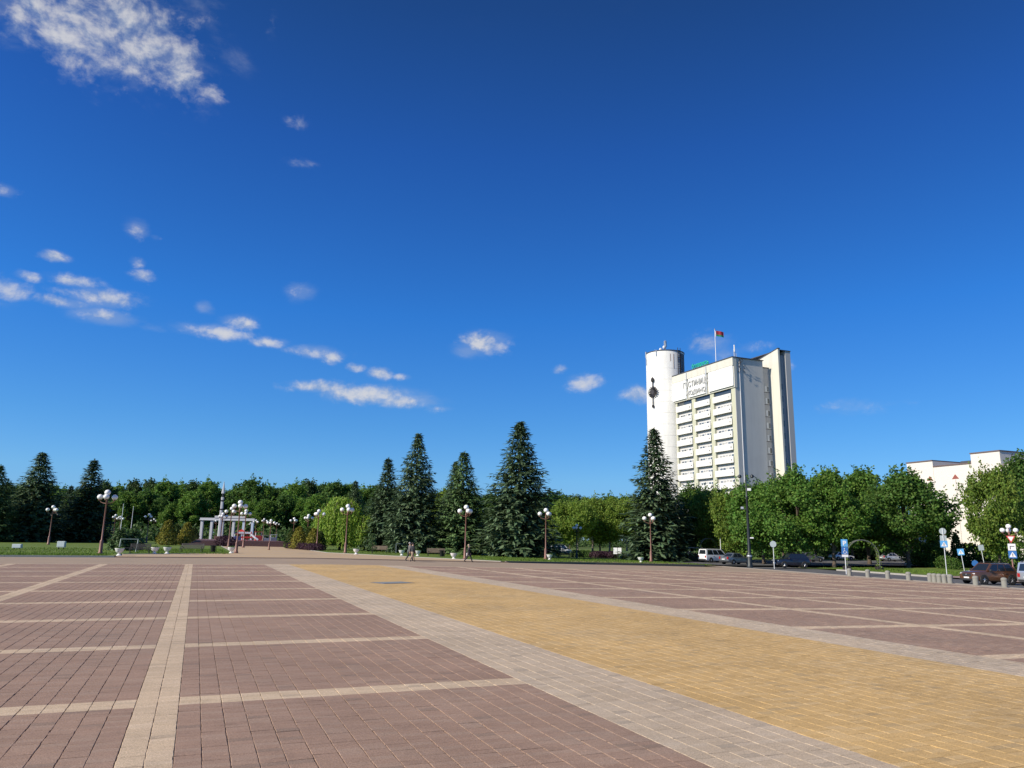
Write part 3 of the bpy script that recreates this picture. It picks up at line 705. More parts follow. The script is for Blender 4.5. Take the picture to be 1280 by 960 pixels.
def spruce(seed, h=18., r=4.4, dens=1., gap=.42, droop=.28):
    g = np.random.default_rng(seed); P, D, Nn, ln, wd = [], [], [], [], []
    z = .55; ph = g.random(3) * 6.28
    while z < h - .25:
        t = z / h; Lb = r * (1 - t ** 1.9) * (1 if t > .07 else .9) * .95 + .2 * (1 - t) + .06
        nb = int((9 + 10 * (1 - t)) * dens)
        a0 = g.random() * 6.28
        for k in range(nb):
            a = a0 + 6.2832 * k / nb + g.normal(0, .16); L = Lb * g.uniform(.66, 1.16) * (1 + .10 * math.sin(a * 2 + ph[0] + z * .9) + .08 * math.sin(a * 3 + ph[1] - z * 1.7)); zz = z + g.normal(0, .12)
            ns = max(2, int(L / .40))
            for i in range(ns):
                s = (i + .6) / ns
                if s < .22 and t < .8: continue
                rad = L * s; dz = -droop * L * s + .20 * L * s * s + (.25 * L * s if t > .85 else 0)
                p = np.array([rad * math.cos(a), rad * math.sin(a), zz + dz])
                for q in (-1, 0, 1, 2):
                    aa = a + (q * .85 + g.normal(0, .25) if q < 2 else g.normal(0, .5))
                    e = np.array([math.cos(aa), math.sin(aa), (g.normal(-.05, .2) if q < 2 else g.normal(-.9, .25))])
                    P.append(p); D.append(e); Nn.append(np.array([g.normal(0, .35), g.normal(0, .35), 1.]) if q < 2 else np.array([math.cos(a), math.sin(a), .3]))
                    f = .68 + .42 * (1 - t); ln.append(g.uniform(.5, .95) * f * (1.15 if i == ns - 1 else 1)); wd.append(g.uniform(.20, .40) * f)
        z += gap * .82 * (.75 + .4 * (1 - t))
    for i in range(24):
        P.append(np.array([0, 0, h - .9 + .03 * i])); aa = g.random() * 6.28; D.append(np.array([math.cos(aa) * .6, math.sin(aa) * .6, .8])); Nn.append(np.array([0, 0, 1.])); ln.append(.35); wd.append(.09)
    P, D, Nn = map(np.array, (P, D, Nn)); m = len(P)
    cr = kites(P, D, Nn + g.normal(0, .01, Nn.shape), np.array(ln), np.array(wd))
    t = MB().tube([(0, 0, -.3), (0, 0, h * .5), (0, 0, h - .2)], [.26, .15, .03], 9)
    return cr, t, h

def weeping(seed, h=7.6, r=3.6, n=420):
    g = np.random.default_rng(seed); P, D, Nn, ln, wd = [], [], [], [], []
    for i in range(n):
        a = g.random() * 6.28; q = math.sqrt(g.random()) * r
        zt = (h - .2) - (h * .42) * (q / r) ** 2.2 + g.normal(0, .2); zb = g.uniform(.35, 1.4) + g.random() * max(0, (1 - q / r)) * 3
        x, y = q * math.cos(a), q * math.sin(a) * .9; zz = zt; dr = .25 * g.random()
        while zz > zb:
            for j in range(2):
                P.append([x + g.normal(0, .10), y + g.normal(0, .10), zz]); aa = g.random() * 6.28
                D.append([math.cos(aa) * .55, math.sin(aa) * .55, -.9]); Nn.append([math.cos(a) + g.normal(0, .5), math.sin(a) + g.normal(0, .5), .5 + g.normal(0, .3)]); ln.append(g.uniform(.25, .45)); wd.append(g.uniform(.10, .19))
            zz -= g.uniform(.16, .3); x += math.cos(a) * dr * .05; y += math.sin(a) * dr * .05
    cr = kites(*map(np.array, (P, D, Nn)), np.array(ln), np.array(wd))
    t = MB().tube([(0, 0, -.2), (.1, 0, h * .35), (0, .1, h * .8)], [.2, .15, .06], 8)
    for i in range(6): t.tube([(0, 0, h * (.4 + .06 * i)), (math.cos(i * 1.1) * r * .5, math.sin(i * 1.1) * r * .5, h * .88), (math.cos(i * 1.1) * r * .85, math.sin(i * 1.1) * r * .85, h * .6)], [.08, .05, .02], 5)
    return cr, t, h

def bush(seed, h=3.4, r=1.2, n=1500, size=.22, up=.8, shape='cone'):
    g = np.random.default_rng(seed); z = g.random(n) * h
    t = z / h
    rr = r * (np.clip(1 - t, 0, 1) ** .55 * np.clip(t * 5 + .55, 0, 1) if shape == 'cone' else np.sqrt(np.clip(1 - (2 * t - .85) ** 2 / 1.35, 0.02, 1)))
    a = g.random(n) * 6.2832; lump = 1 + .13 * np.sin(a * 5 + z * 4) + .08 * np.sin(a * 9 - z * 7)
    q = rr * (.6 + .42 * g.random(n) ** .5) * lump
    P = np.stack([q * np.cos(a), q * np.sin(a), z], 1); out = np.stack([np.cos(a), np.sin(a), np.full(n, .35)], 1)
    D = unit(g, n) + out * .4 + np.array([0, 0, up]); Nn = out + unit(g, n) * .7
    cr = kites(P, D, Nn, g.uniform(.7, 1.3, n) * size, g.uniform(.4, .8, n) * size)
    tr = MB()
    for i in range(4): tr.tube([(.05 * math.cos(i * 1.6), .05 * math.sin(i * 1.6), -.1), (.3 * r * math.cos(i * 1.6), .3 * r * math.sin(i * 1.6), h * .6)], [.05, .02], 5)
    return cr, tr, h

PROTO = {}
def proto(key, gen, leafmat, bark=BARK):
    if key not in PROTO:
        (v, f), t, h = gen
        PROTO[key] = (np_mesh('crown', v, f, leafmat), t.mesh('trunk', bark, True), h)
def recolour(key, src, leafmat, bark=BARK):
    a, b, h = PROTO[src]; a2 = a.copy(); a2.materials[0] = leafmat; b2 = b.copy(); b2.materials[0] = bark; PROTO[key] = (a2, b2, h)
rv = random.Random(21)
def plant(key, name, g, height, wide, label, cat, group=None, part='crown', lean=0):
    a, b, h = PROTO[key]; k = height / h
    o = empty(name, g, rv.random() * 6.28, (k * wide, k * wide, k), label, cat, group)
    o.rotation_euler.x = lean
    link(part, a, o); link('trunk' if part == 'crown' else 'stem', b, o)
    return o

proto('b0', broadleaf(1, 12, 4.8, 1.1, 19000, .31, 40, .8), LEAF['linden'])
proto('b1', broadleaf(2, 12, 4.3, .9, 18000, .30, 44, 1.0), LEAF['mid'])
proto('b2', broadleaf(3, 12, 5.0, 1.8, 16000, .34, 38, .6), LEAF['bright'], BARKP)
proto('b3', broadleaf(4, 12, 4.8, .7, 20000, .31, 48, .92), LEAF['dark'])
proto('f0', broadleaf(11, 22, 6.2, 1.5, 11000, .66, 40, .6), LEAF['dark'])
proto('f1', broadleaf(12, 22, 5.6, 1.0, 11000, .64, 44, .75), LEAF['deep'])
proto('f2', broadleaf(13, 22, 6.6, 1.2, 11000, .68, 38, .45), LEAF['mid'])
recolour('f3', 'f0', LEAF['mid']); recolour('f4', 'f2', LEAF['dark'])
recolour('b4', 'b3', LEAF['linden']); recolour('b5', 'b0', LEAF['autumnish']); recolour('b6', 'b1', LEAF['bright'], BARKP)
proto('s0', spruce(31, 18, 4.3), NEEDLE['blue'])
proto('s1', spruce(32, 18, 3.7, 1.0, .44, .34), NEEDLE['dark'])
proto('s2', spruce(33, 18, 4.0, .95, .44, .22), NEEDLE['green'])
proto('s3', spruce(34, 18, 3.4, .95, .46, .34), NEEDLE['blue'])
proto('w0', weeping(41), LEAF['willow'])
proto('w1', weeping(42, 6.0, 2.7, 300), LEAF['willow'])
proto('gold', bush(51, 3.4, 1.25, 1700, .26), LEAF['gold'])
proto('goldgreen', bush(52, 3.4, 1.2, 1700, .26), LEAF['thuja'])
proto('round', bush(53, 1.3, .95, 1100, .17, .2, 'round'), LEAF['hedge'])
proto('purple', bush(54, 1.0, .9, 900, .16, .2, 'round'), LEAF['purple'])
proto('thuja', bush(55, 4.5, 1.0, 1900, .26), LEAF['deep'])
proto('smallspruce', spruce(56, 4.0, 1.75, .9, .30, .12), NEEDLE['green'])

def sp(px, py, ytop, key, wide, label, dx=0):
    g = hit(px, py); return plant(key, 'spruce_tree', g, height_at(g, ytop), wide, label, 'tree')
sp(38, 678, 565, 's0', 1.46, 'broad dark spruce on the lawn behind the small floodlight boxes')
sp(105, 678.4, 573, 's1', 1.38, 'dark spruce with a narrow tip beside the lawn lamp with four globes')
sp(-14, 678, 580, 's2', 1.32, 'dark spruce at the far end of the lawn beyond the broad spruce')
sp(80, 677, 606, 's1', 1.20, 'shorter spruce squeezed between two tall dark spruces')
sp(480, 690, 571, 's1', 1.10, 'slim spruce with a crooked tip next to the weeping tree')
sp(517, 692, 541, 's0', 1.03, 'tall dense spruce behind the two strollers')
sp(577, 694, 563, 's2', 1.18, 'bluish spruce behind the lamp post where a walker passes')
sp(566, 692.5, 576, 's0', 0.90, 'spruce tip rising close against the bluish spruce')
sp(648, 697, 526, 's0', 1.22, 'largest full spruce, broad to the ground, beside small white lawn boxes')
sp(821, 702, 534, 's3', 1.26, 'thin airy spruce standing before the round hotel tower')
sp(833, 701, 600, 's2', 1.08, 'lower spruce tucked behind the thin airy spruce')
sp(440, 684, 600, 's1', 1.08, 'dark spruce showing above the weeping tree')
for x, y, t in ((148, 689, 659), (166, 689, 661)):
    g = hit(x, y); plant('smallspruce', 'young_spruce', g, height_at(g, t), 1.0, 'young low spruce on the lawn near the white poles', 'tree', 'young spruces on the lawn')
# row of trees along the far side of the road
for px, py, yt, key, w, lab in (
        (866, 701, 604, 'b3', 1.0, 'round green tree beside the thin spruce and the pale kiosk wall'),
        (895, 702, 600, 'b5', .95, 'yellowish green tree above the white minivan'),
        (918, 704, 603, 'b5', .85, 'yellow green tree just behind the tall black lamp mast'),
        (955, 706, 590, 'b0', 1.0, 'green tree with pale trunk between the lamp mast and the round sign'),
        (1000, 708, 583, 'b4', 1.05, 'wide green tree over the dark parked suv'),
        (1043, 709, 580, 'b1', 1.0, 'tall green tree left of the flower arch'),
        (1087, 706, 580, 'b1', 1.1, 'narrow pointed tree rising behind the flower arch'),
        (1136, 709, 584, 'b3', 1.15, 'dense dark tree in front of the cream building, trunk beside the path'),
        (1252, 714, 570, 'b5', .64, 'loose yellow green tree with bare grey trunk behind the brown car'),
        (1294, 711, 566, 'b3', .85, 'dark tree behind the lamp post with road signs'),
        (935, 700, 607, 'b3', .9, 'dark tree filling the gap behind the lamp mast'), (980, 701, 600, 'b3', .9, 'dark tree in the second row behind the dark suv'),
        (1020, 700, 601, 'b3', .95, 'dark second row tree behind the parking sign'), (1066, 700, 602, 'b3', .95, 'dark second row tree directly behind the arch'),
        (1108, 701, 607, 'b4', 1.0, 'second row tree between arch and cream building'), (1168, 706, 668, 'b3', .9, 'low dark tree against the cream wall')):
    g = hit(px, py); plant(key, 'broadleaf_tree', g, height_at(g, yt), w, lab, 'tree', 'trees along the road')
for px, py, yt, key, w in ((700, 691, 624, 'b6', .9), (722, 691.5, 622, 'b2', .9), (741, 691, 618, 'b2', .95), (762, 691.5, 619, 'b6', 1.0), (784, 692, 619, 'b2', 1.0), (802, 692, 620, 'b2', .9), (556, 688, 607, 'b6', .9), (750, 689, 621, 'b5', .9), (712, 689, 620, 'b5', .9), (545, 688, 630, 'b2', .8)):
    g = hit(px, py); plant(key, 'park_tree', g, height_at(g, yt), w, 'bright green park tree with pale trunk behind the clipped hedges', 'tree', 'park trees between the spruces')
def far(px, d, ytop, key, w, label, group):
    r = ray(px, 670); r = r / r[1] * d; g = np.array([r[0], r[1], zg(r @ U, r @ V)])
    return plant(key, 'forest_tree', g, height_at(g, ytop), w, label, 'tree', group)
rf = random.Random(77)
tops = [(-60, 598), (0, 599), (60, 599), (100, 601), (150, 593), (200, 597), (250, 592), (276, 603), (305, 593), (350, 597), (400, 594), (450, 598), (500, 602), (600, 606)]
x = -55
while x < 500:
    yt = np.interp(x, *zip(*tops)); far(x, rf.uniform(235, 265), yt + rf.choice([rf.uniform(-3, 2), rf.uniform(1, 7)]), rf.choice(['f0', 'f1', 'f4', 'f3', 'f2']), rf.uniform(.9, 1.15), 'dark green tree of the wood behind the lawns', 'trees of the wood'); x += rf.uniform(15, 21)
x = -50
while x < 490:
    if not 255 < x < 300:
        yt = np.interp(x, *zip(*tops)); far(x, rf.uniform(200, 225), yt + rf.uniform(12, 30), rf.choice(['f0', 'f1', 'f2', 'f3', 'f4']), rf.uniform(.95, 1.2), 'green tree at the front edge of the wood', 'trees at the edge of the wood')
    x += rf.uniform(16, 26)
x = 495
while x < 830:
    far(x, rf.uniform(380, 420), np.interp(x, [495, 690, 730, 790, 830], [612, 612, 618, 614, 610]) + rf.uniform(-2, 3), rf.choice(['f0', 'f1', 'f4']), rf.uniform(1., 1.3), 'far dark tree above the park trees', 'far trees beyond the park'); x += rf.uniform(12, 17)
def undergrowth(name, spans, n, size, m, label, seed):
    gg = np.random.default_rng(seed); P = []
    for px0, px1, d0, d1, h, w in spans:
        k = int(n * w); pxs = gg.uniform(px0, px1, k); ds = gg.uniform(d0, d1, k)
        rr = np.stack([ray(x, 670) for x in pxs]); rr = rr / rr[:, 1:2] * ds[:, None]
        hh = h * (.55 + .45 * np.sin(rr[:, 0] * .55) * np.sin(rr[:, 1] * .4 + 1.3) + .25 * np.sin(rr[:, 0] * 1.7))
        rr[:, 2] = -.0155 * np.clip(rr @ V - 9.5, 0, 52.5) + hh * gg.random(k) ** .8; P.append(rr)
    P = np.concatenate(P); k = len(P)
    v, f = kites(P, unit(gg, k) + np.array([0, 0, .4]), unit(gg, k) + np.array([-.3, -.6, .6]), gg.uniform(.6, 1.3, k) * size, gg.uniform(.5, 1, k) * size)
    return tag(link(name, np_mesh(name, v, f, m)), label, 'undergrowth', None, 'stuff')
undergrowth('undergrowth', [(-90, 520, 190, 205, 4.5, .5), (495, 880, 330, 350, 6, .3), (830, 1330, 150, 160, 5.5, .45)], 34000, .8, LEAF['deep'], 'dense low undergrowth at the foot of the wood', 6)
# weeping trees, gold shrubs, topiary
g = hit(424, 688); plant('w0', 'weeping_tree', g, height_at(g, 620), 1.05, 'large weeping yellow green tree behind the path lamp', 'tree', None, 'crown')
g = hit(455, 689); plant('w1', 'weeping_tree', g, height_at(g, 643), 1.05, 'smaller weeping yellow green tree beside the slim spruce', 'tree', None, 'crown')
for x, y, t, k in ((208, 682, 651, 'gold'), (219, 681, 656, 'goldgreen'), (232, 682, 654, 'gold'), (241, 680, 660, 'goldgreen')):
    g = hit(x, y); plant(k, 'golden_shrub', g, height_at(g, t), 1.15, 'golden green conifer shrub in the clump on the lawn left of the promenade', 'shrub', 'golden shrubs left of the promenade', 'foliage')
for x, y, t, k in ((363, 686, 664, 'goldgreen'), (373, 687, 659, 'gold'), (384, 687, 660, 'goldgreen'), (391, 688, 661, 'gold'), (399, 688, 665, 'goldgreen')):
    g = hit(x, y); plant(k, 'golden_shrub', g, height_at(g, t), 1.15, 'golden green conifer shrub in the row along the promenade lamps', 'shrub', 'golden shrubs right of the promenade', 'foliage')
for i in range(9):
    g = hit(364 + i * 4.2, 686.2 + i * .35); plant('purple', 'purple_bush', g, 1.0, 1.0, 'low dark purple bush edging the promenade', 'shrub', 'purple bushes by the promenade', 'foliage')
for x, y in ((279, 683), (284, 683.3)):
    g = hit(x, y); plant('purple', 'purple_bush', g, 1.7, .9, 'dark purple flower bush left of the promenade', 'shrub', 'purple bushes left of the promenade', 'foliage')
g = hit(1198, 709); plant('thuja', 'thuja_shrub', g, height_at(g, 668), 1.0, 'dark upright thuja beside the cream wall', 'shrub', None, 'foliage')
for x, y, h in ((692, 696, 1.5), (720, 697, 1.2), (728, 697, 1.2), (735, 697.5, 1.15), (772, 698.5, 1.1), (781, 699, 1.15), (790, 699, 1.1)):
    g = hit(x, y); plant('round', 'clipped_bush', g, h, 1.1, 'low bright green clipped bush at the lawn edge', 'shrub', 'clipped bushes at the lawn edge', 'foliage')
for x, y in ((745, 698), (751, 698), (757, 698.2), (764, 698.4)):
    g = hit(x, y); plant('purple', 'purple_bush', g, 1.1, 1.1, 'dark purple clipped bush between green bushes', 'shrub', 'purple clipped bushes at the lawn edge', 'foliage')
for x, y, h in ((1150, 707, 3.4), (1162, 708, 3.0), (1173, 709, 2.6), (1182, 711, 1.6), (1212, 709, 3.2), (1222, 709, 2.8), (1255, 711, 3.2), (1275, 711, 3.4), (1235, 708, 2.5), (1192, 712, 1.4)):
    g = hit(x, y); plant('round', 'shrub', g, h, .95, 'leafy green shrub under the trees along the footpath', 'shrub', 'shrubs under the roadside trees', 'foliage')
# grass blades along the lawns' edges
def tufts(name, areas, n, seed):
    gg = np.random.default_rng(seed); P = []
    for (u0, u1, v0, v1), w in areas:
        k = int(n * w); uu = gg.uniform(u0, u1, k); vv = gg.uniform(v0, v1, k)
        p = uu[:, None] * U + vv[:, None] * V; p[:, 2] = -.0155 * np.clip(vv - 9.5, 0, 52.5) + .03; P.append(p)
    P = np.concatenate(P); m = len(P); D = gg.normal(0, .45, (m, 3)); D[:, 2] = 1
    v, f = kites(P, D, unit(gg, m), gg.uniform(.08, .24, m), gg.uniform(.03, .07, m))
    return tag(link(name, np_mesh(name, v, f, mat('grass_blade', (.125, .20, .03), .8, island=.4, transl=.3, spec=.2))), 'short bright green grass growing on the lawns', 'grass', None, 'stuff')
tufts('lawn_grass', [((74.6, 82, -60, -7), .28), ((82, 110, -60, -7), .2), ((85, 110, -6, 3.5), .1), ((78.5, 100, 31, 60), .22), ((100, 130, 17, 60), .1), ((55, 72, edge_v(62) + 12.5, 80), .06), ((20, 41, edge_v(36) + 12, 75), .04)], 60000, 9)

mu = 143.; PZ = .96
# ------------------------------------------------------------------ street furniture
RUST = mat('red_brown_paint', (.20, .095, .07), .5, var=.2, vscale=5, metal=.1)
OPAL = mat('opal_glass', (.86, .85, .82), .25, spec=.6)
DGREEN = mat('dark_green_paint', (.03, .055, .045), .5)
def lamp_meshes(paint, key):
    post = MB().lathe([(.24, 0), (.24, .12), (.17, .2), (.155, 1.15), (.13, 1.25), (.075, 1.32), (.065, 4.75), (.09, 4.78), (.09, 4.95), (.05, 5.0), (.045, 5.45)], 12)
    me = {'post': post.mesh('post', paint, True, 40)}
    arms, cups, globes = [], [], []
    for i in range(3):
        a = i * 2 * math.pi / 3; c, s_ = math.cos(a), math.sin(a)
        arms.append(MB().tube([(.04 * c, .04 * s_, 4.7), (.3 * c, .3 * s_, 4.72), (.58 * c, .58 * s_, 4.82), (.72 * c, .72 * s_, 4.98)], [.035, .03, .03, .03], 8).lathe([(.03, 4.96), (.13, 5.0), (.13, 5.06), (.1, 5.08)], 12, (.72 * c, .72 * s_, 0)).mesh('arm', paint, True, 40))
        globes.append(MB().sphere((.72 * c, .72 * s_, 5.3), .265, 18, 12, .95).mesh('globe', OPAL, True))
    globes.append(MB().sphere((0, 0, 5.73), .275, 18, 12, .95).mesh('globe', OPAL, True))
    me['arm'] = arms; me['globe'] = globes
    return me
LM = {'rust': lamp_meshes(RUST, 'rust'), 'green': lamp_meshes(DGREEN, 'green')}
def lamp(g, h, label, group=None, kind='rust', rz=None):
    k = h / 6.0
    o = empty('street_lamp', g, rv.random() * 6.28 if rz is None else rz, k, label, 'lamp', group); m = LM[kind]
    link('post', m['post'], o)
    for a in m['arm']: link('arm', a, o)
    for a in m['globe']: link('globe', a, o)
    return o
FR = math.radians(-90)
for px, py, yt, lab in ((125, 693.5, 612, 'tall globe lamp standing alone on the lawn edge before the dark spruces'),
                        (295, 692, 625, 'globe lamp beside the white urn at the left lawn corner of the promenade'),
                        (431.5, 692, 630, 'globe lamp in front of the large weeping tree'),
                        (581, 700, 631, 'globe lamp on the lawn edge where the single walker passes'),
                        (682, 700, 635, 'globe lamp at the foot of the largest spruce beside an urn'),
                        (814, 703, 641, 'globe lamp in front of the thin airy spruce')):
    g = hit(px, py); g[2] += .06; h = height_at(g, yt); lamp(g, h, lab, rz=PLAZA_ROT + math.radians(30))
g = hit(1268, 724); g[2] += .02; h = height_at(g, 655); lamp(g, min(h, 6.2), 'globe lamp carrying road signs behind the brown car', rz=math.radians(60)); LAMP_SIGN = (g, min(h, 6.2))
g = hit(721, 698.5); g[2] += .06; lamp(g, height_at(g, 655), 'dark green globe lamp among the clipped bushes', None, 'green')
for px, yt, lab in ((290, 634, 'left of the promenade'), (279, 641, 'left of the promenade'), (271, 648, 'left of the promenade'), (266, 654, 'left of the promenade'), (308, 637, 'left of the promenade'),
                    (399, 637, 'right'), (386, 643, 'right'), (368, 647, 'right'), (313, 658, 'm'), (320, 655.5, 'm'), (330, 654.5, 'm'), (339, 649.5, 'm'), (346, 658.5, 'm'),
                    (145, 643, 'l'), (151, 645, 'l'), (187, 642, 'l'), (193, 648, 'l'), (227, 656, 'l'), (71, 640, 'w'), (67, 632, 'w'), (885, 662, 'v')):
    g = by_top(px, yt, 6.0) if lab != 'm' else by_top(px, yt, 4.2)
    if lab == 'm': g[2] = PZ if (g @ U) > mu + 2.5 else .06
    else: g[2] += .06
    lb = {'right': 'globe lamp in the row beside the golden shrubs', 'm': 'far globe lamp by the steps of the monument', 'l': 'globe lamp on the lawn near the young spruces', 'w': 'globe lamp half hidden between the two dark spruces', 'v': 'globe lamp behind the white minivan'}.get(lab, 'globe lamp in the row left of the promenade')
    lamp(g, 6.0 if lab != 'm' else 4.2, lb, 'promenade and lawn lamps')
# white urns
URNW = mat('white_painted_concrete', (.74, .73, .70), .7, var=.06, vscale=6)
um = MB().lathe([(.30, 0), (.30, .06), (.2, .12), (.13, .2), (.15, .28), (.34, .4), (.43, .6), (.47, .72), (.5, .76), (.5, .82), (.44, .82), (.42, .74)], 20).mesh('bowl', URNW, True, 35)
gb = np.random.default_rng(4); kk = 160
pv_ = np.stack([gb.normal(0, .2, kk), gb.normal(0, .2, kk), np.full(kk, .74)], 1)
fv, ff = kites(pv_, unit(gb, kk) * .6 + np.array([0, 0, .8]), unit(gb, kk), gb.uniform(.12, .32, kk), gb.uniform(.06, .14, kk)); fl_me = np_mesh('flowers', fv, ff, LEAF['dark'])
for px, py, lab in ((148.5, 695.5, 'white pedestal urn at the lawn corner beside the black bench'), (193, 693.3, 'white urn right of the black bench, first of a pair'), (208.5, 693, 'white urn of the pair nearer the long bench'),
                    (288.5, 692.3, 'white urn at the foot of the promenade lamp'), (445, 693.5, 'white urn next to the layered topiary tree'), (502, 695, 'white urn left of the two strollers'), (522, 695.7, 'white urn just past the two strollers'),
                    (567, 699.5, 'white urn in front of the single walker'), (687, 700.3, 'white urn by the lamp of the largest spruce'), (801, 703.6, 'white urn by the lamp of the thin spruce')):
    g = hit(px, py); g[2] += .06
    o = empty('flower_urn', g, 0, .8, lab, 'urn', 'white urns'); link('bowl', um, o); tag(link('flowers', fl_me, o), kind='stuff')
# benches
WOOD = mat('dark_bench_wood', (.03, .025, .022), .6, var=.25, vscale=5); CIRON = mat('black_iron', (.025, .025, .028), .5, metal=.4)
slat = MB().cbox(-.95, .95, -.045, .045, -.018, .018, .006).mesh('slat', WOOD)
side = MB()
side.tube([(0, -.32, 0), (0, -.27, .42), (0, .2, .40)], .03, 6); side.tube([(0, .3, 0), (0, .22, .40), (0, .36, .95)], .03, 6); side.tube([(0, -.28, .42), (0, -.3, .66), (0, .28, .66)], .025, 6)
side = side.mesh('side_frame', CIRON)
WOODL = mat('light_bench_wood', (.24, .18, .12), .6, var=.25, vscale=5); slatl = slat.copy(); slatl.materials[0] = WOODL
def bench(px, py, rz, label, light=False, w=1.):
    g = hit(px, py); g[2] += .06
    o = empty('park_bench', g, rz, (w, 1, 1), label, 'bench'); s_ = slatl if light else slat
    for x in (-.85, .85): link('side_frame', side, o, (x, 0, 0))
    for i in range(5): link('slat', s_, o, (0, -.26 + i * .108, .45))
    for i in range(4): link('slat', s_, o, (0, .235 + i * .04, .55 + i * .125), (math.radians(72), 0, 0))
bench(174, 693.2, .25, 'black iron bench between urns on the left lawn edge'); bench(239, 691.8, .05, 'long dark bench by the golden shrubs', w=1.3)
bench(545, 696, .2, 'wooden bench behind the two strollers', True, 1.2); bench(474, 691.5, .1, 'wooden bench near the topiary tree', True, 1.2)
bench(705, 698.6, .1, 'small bench in front of the clipped bushes', False, .9)
for px, py, lab in ((502, 692, 'grey metal swing frame behind the strollers'), (160, 691, 'grey metal swing frame beside the black bench')):
    g = hit(px, py); g[2] += .06; o = empty('swing_frame', g, .2, None, lab, 'swing')
    GM = mat('grey_green_metal', (.20, .25, .25), .5, metal=.3)
    MB().tube([(-.9, 0, 1.35), (.9, 0, 1.35)], .045, 6).build('top_bar', GM, o)
    for x in (-.85, .85):
        for y in (-.5, .5): MB().tube([(x * 1.0, y, 0), (x, 0, 1.35)], .04, 6).build('leg', GM, o)
    MB().cbox(-.6, .6, -.2, .2, .42, .47, .01).build('seat', WOOD, o)
    for x in (-.5, .5): MB().tube([(x, 0, .46), (x, 0, 1.33)], .012, 5).build('chain', CIRON, o)
# litter bins, small floodlight boxes on the lawns
for px, py, lab in ((266, 691.5, 'dark litter bin in front of the promenade lamps'), (552, 696.5, 'black litter bin beside the wooden bench')):
    g = hit(px, py); g[2] += .06; o = empty('litter_bin', g, 0, None, lab, 'bin')
    MB().lathe([(.2, 0), (.22, .05), (.27, .75), (.29, .78), (.25, .78), (.2, .3)], 16).build('drum', CIRON, o, smooth=True); MB().tube([(-.34, 0, 0), (-.34, 0, .8), (.34, 0, .8), (.34, 0, 0)], .025, 6).build('stand', CIRON, o)
BOXG = mat('pale_grey_box', (.50, .55, .55), .55, var=.05)
for px, py, yt, w, lab in ((21, 687.5, 680, .95, 'low grey floodlight box on the lawn before the broad spruce'), (76, 687.5, 676.5, .85, 'taller grey floodlight box on the lawn between the two spruces'),
                           (625.5, 696.5, 688.5, .65, 'white box on the grass by the largest spruce'), (646.5, 697, 691, .6, 'smaller pale box on the grass under the largest spruce'), (844, 702, 693.5, .8, 'white box on the grass right of the thin spruce')):
    g = hit(px, py); g[2] += .06; h = height_at(g, yt); o = empty('floodlight_box', g, .15, None, lab, 'box')
    MB().cbox(-w / 2, w / 2, -.2, .2, h * .28, h, .03).build('housing', BOXG, o)
    MB().box(-w * .42, w * .42, -.215, -.201, h * .36, h * .92).build('front_panel', mat('box_panel', (.58, .63, .63), .4), o)
    for x in (-w * .3, w * .3): MB().box(x - .04, x + .04, -.05, .05, 0, h * .279).build('leg', CIRON, o)
# white flag poles
for px, yt in ((154.5, 630), (167, 633), (179.5, 635)):
    g = by_top(px, yt, 9.0); o = empty('white_pole', g, 0, None, 'plain white pole standing behind the young spruces', 'pole', 'white poles on the lawn')
    MB().lathe([(.16, 0), (.16, .2), (.1, .3), (.06, 8.9), (.09, 8.95), (.02, 9.05)], 10).build('shaft', mat('white_pole', (.8, .8, .8)), o, smooth=True); MB().cbox(-.25, .25, -.25, .25, -.1, .15, .03).build('foot', CONC, o)
# ------------------------------------------------------------------ monument at the end of the promenade
MW = mat('monument_white', (.50, .51, .53), .6, var=.04)
MG = mat('red_granite', (.16, .085, .07), .6, var=.25, vscale=2)
mu = 143.
PZ = .96
def at(px, d, z):
    r = ray(px, 670); r = r / r[1] * d; return np.array([r[0], r[1], z])
steps = empty('monument_steps', Q(mu, 8), PLAZA_ROT, None, 'dark red granite steps below the monument', 'steps')
for i in range(6): MB().box(-9.5 + .3 * i, 8.5 - .3 * i, .38 * i, 46 - .3 * i, i * .16 - (.1 if i == 0 else 0), (i + 1) * .16).build('step', MG, steps)
sg = at(274, 162, PZ)
mg = empty('monument_stele', sg, .2, (.72, .72, .765), 'slender white stele tapering to a point with dark bands', 'monument')
MB().cbox(-1.2, 1.2, -1.2, 1.2, 0, .9, .05).build('plinth', MG, mg)
def spire(z0_, z1_, r0, r1, m, nm):
    MB().lathe([(r0, z0_), (r1, z1_)], 6).build(nm, m, mg)
spire(.9, 8.0, .52, .46, MW, 'shaft'); spire(8.001, 8.4, .5, .5, DMETAL, 'band'); spire(8.401, 10.4, .42, .40, MW, 'shaft'); spire(10.401, 10.8, .47, .47, DMETAL, 'band'); spire(10.801, 11.6, .42, .42, MW, 'shaft')
spire(11.601, 12.6, .30, .30, DMETAL, 'neck'); spire(12.601, 16.0, .52, .05, MW, 'spearhead')
cg = at(283, 166, PZ)
cl = empty('colonnade', cg, .05, (1.04, 1, .67), 'white colonnade with square columns and a flat beam behind the stele', 'colonnade')
MB().box(-5.6, 5.6, -.4, .4, 6.2, 6.8).build('beam', MW, cl); MB().box(-2.6, 3.6, -.5, .5, 6.801, 7.5).build('upper_beam', MW, cl); MB().box(-5.7, 5.7, -.5, .5, 6.0, 6.199).build('architrave', MW, cl)
for x in (-5.2, -3.2, -1.0, 1.3, 3.4, 5.2): MB().cbox(x - .26, x + .26, -.26, .26, 0, 5.999, .05).build('column', MW if x < 3 else mat('bluish_column', (.42, .50, .62), .6), cl)
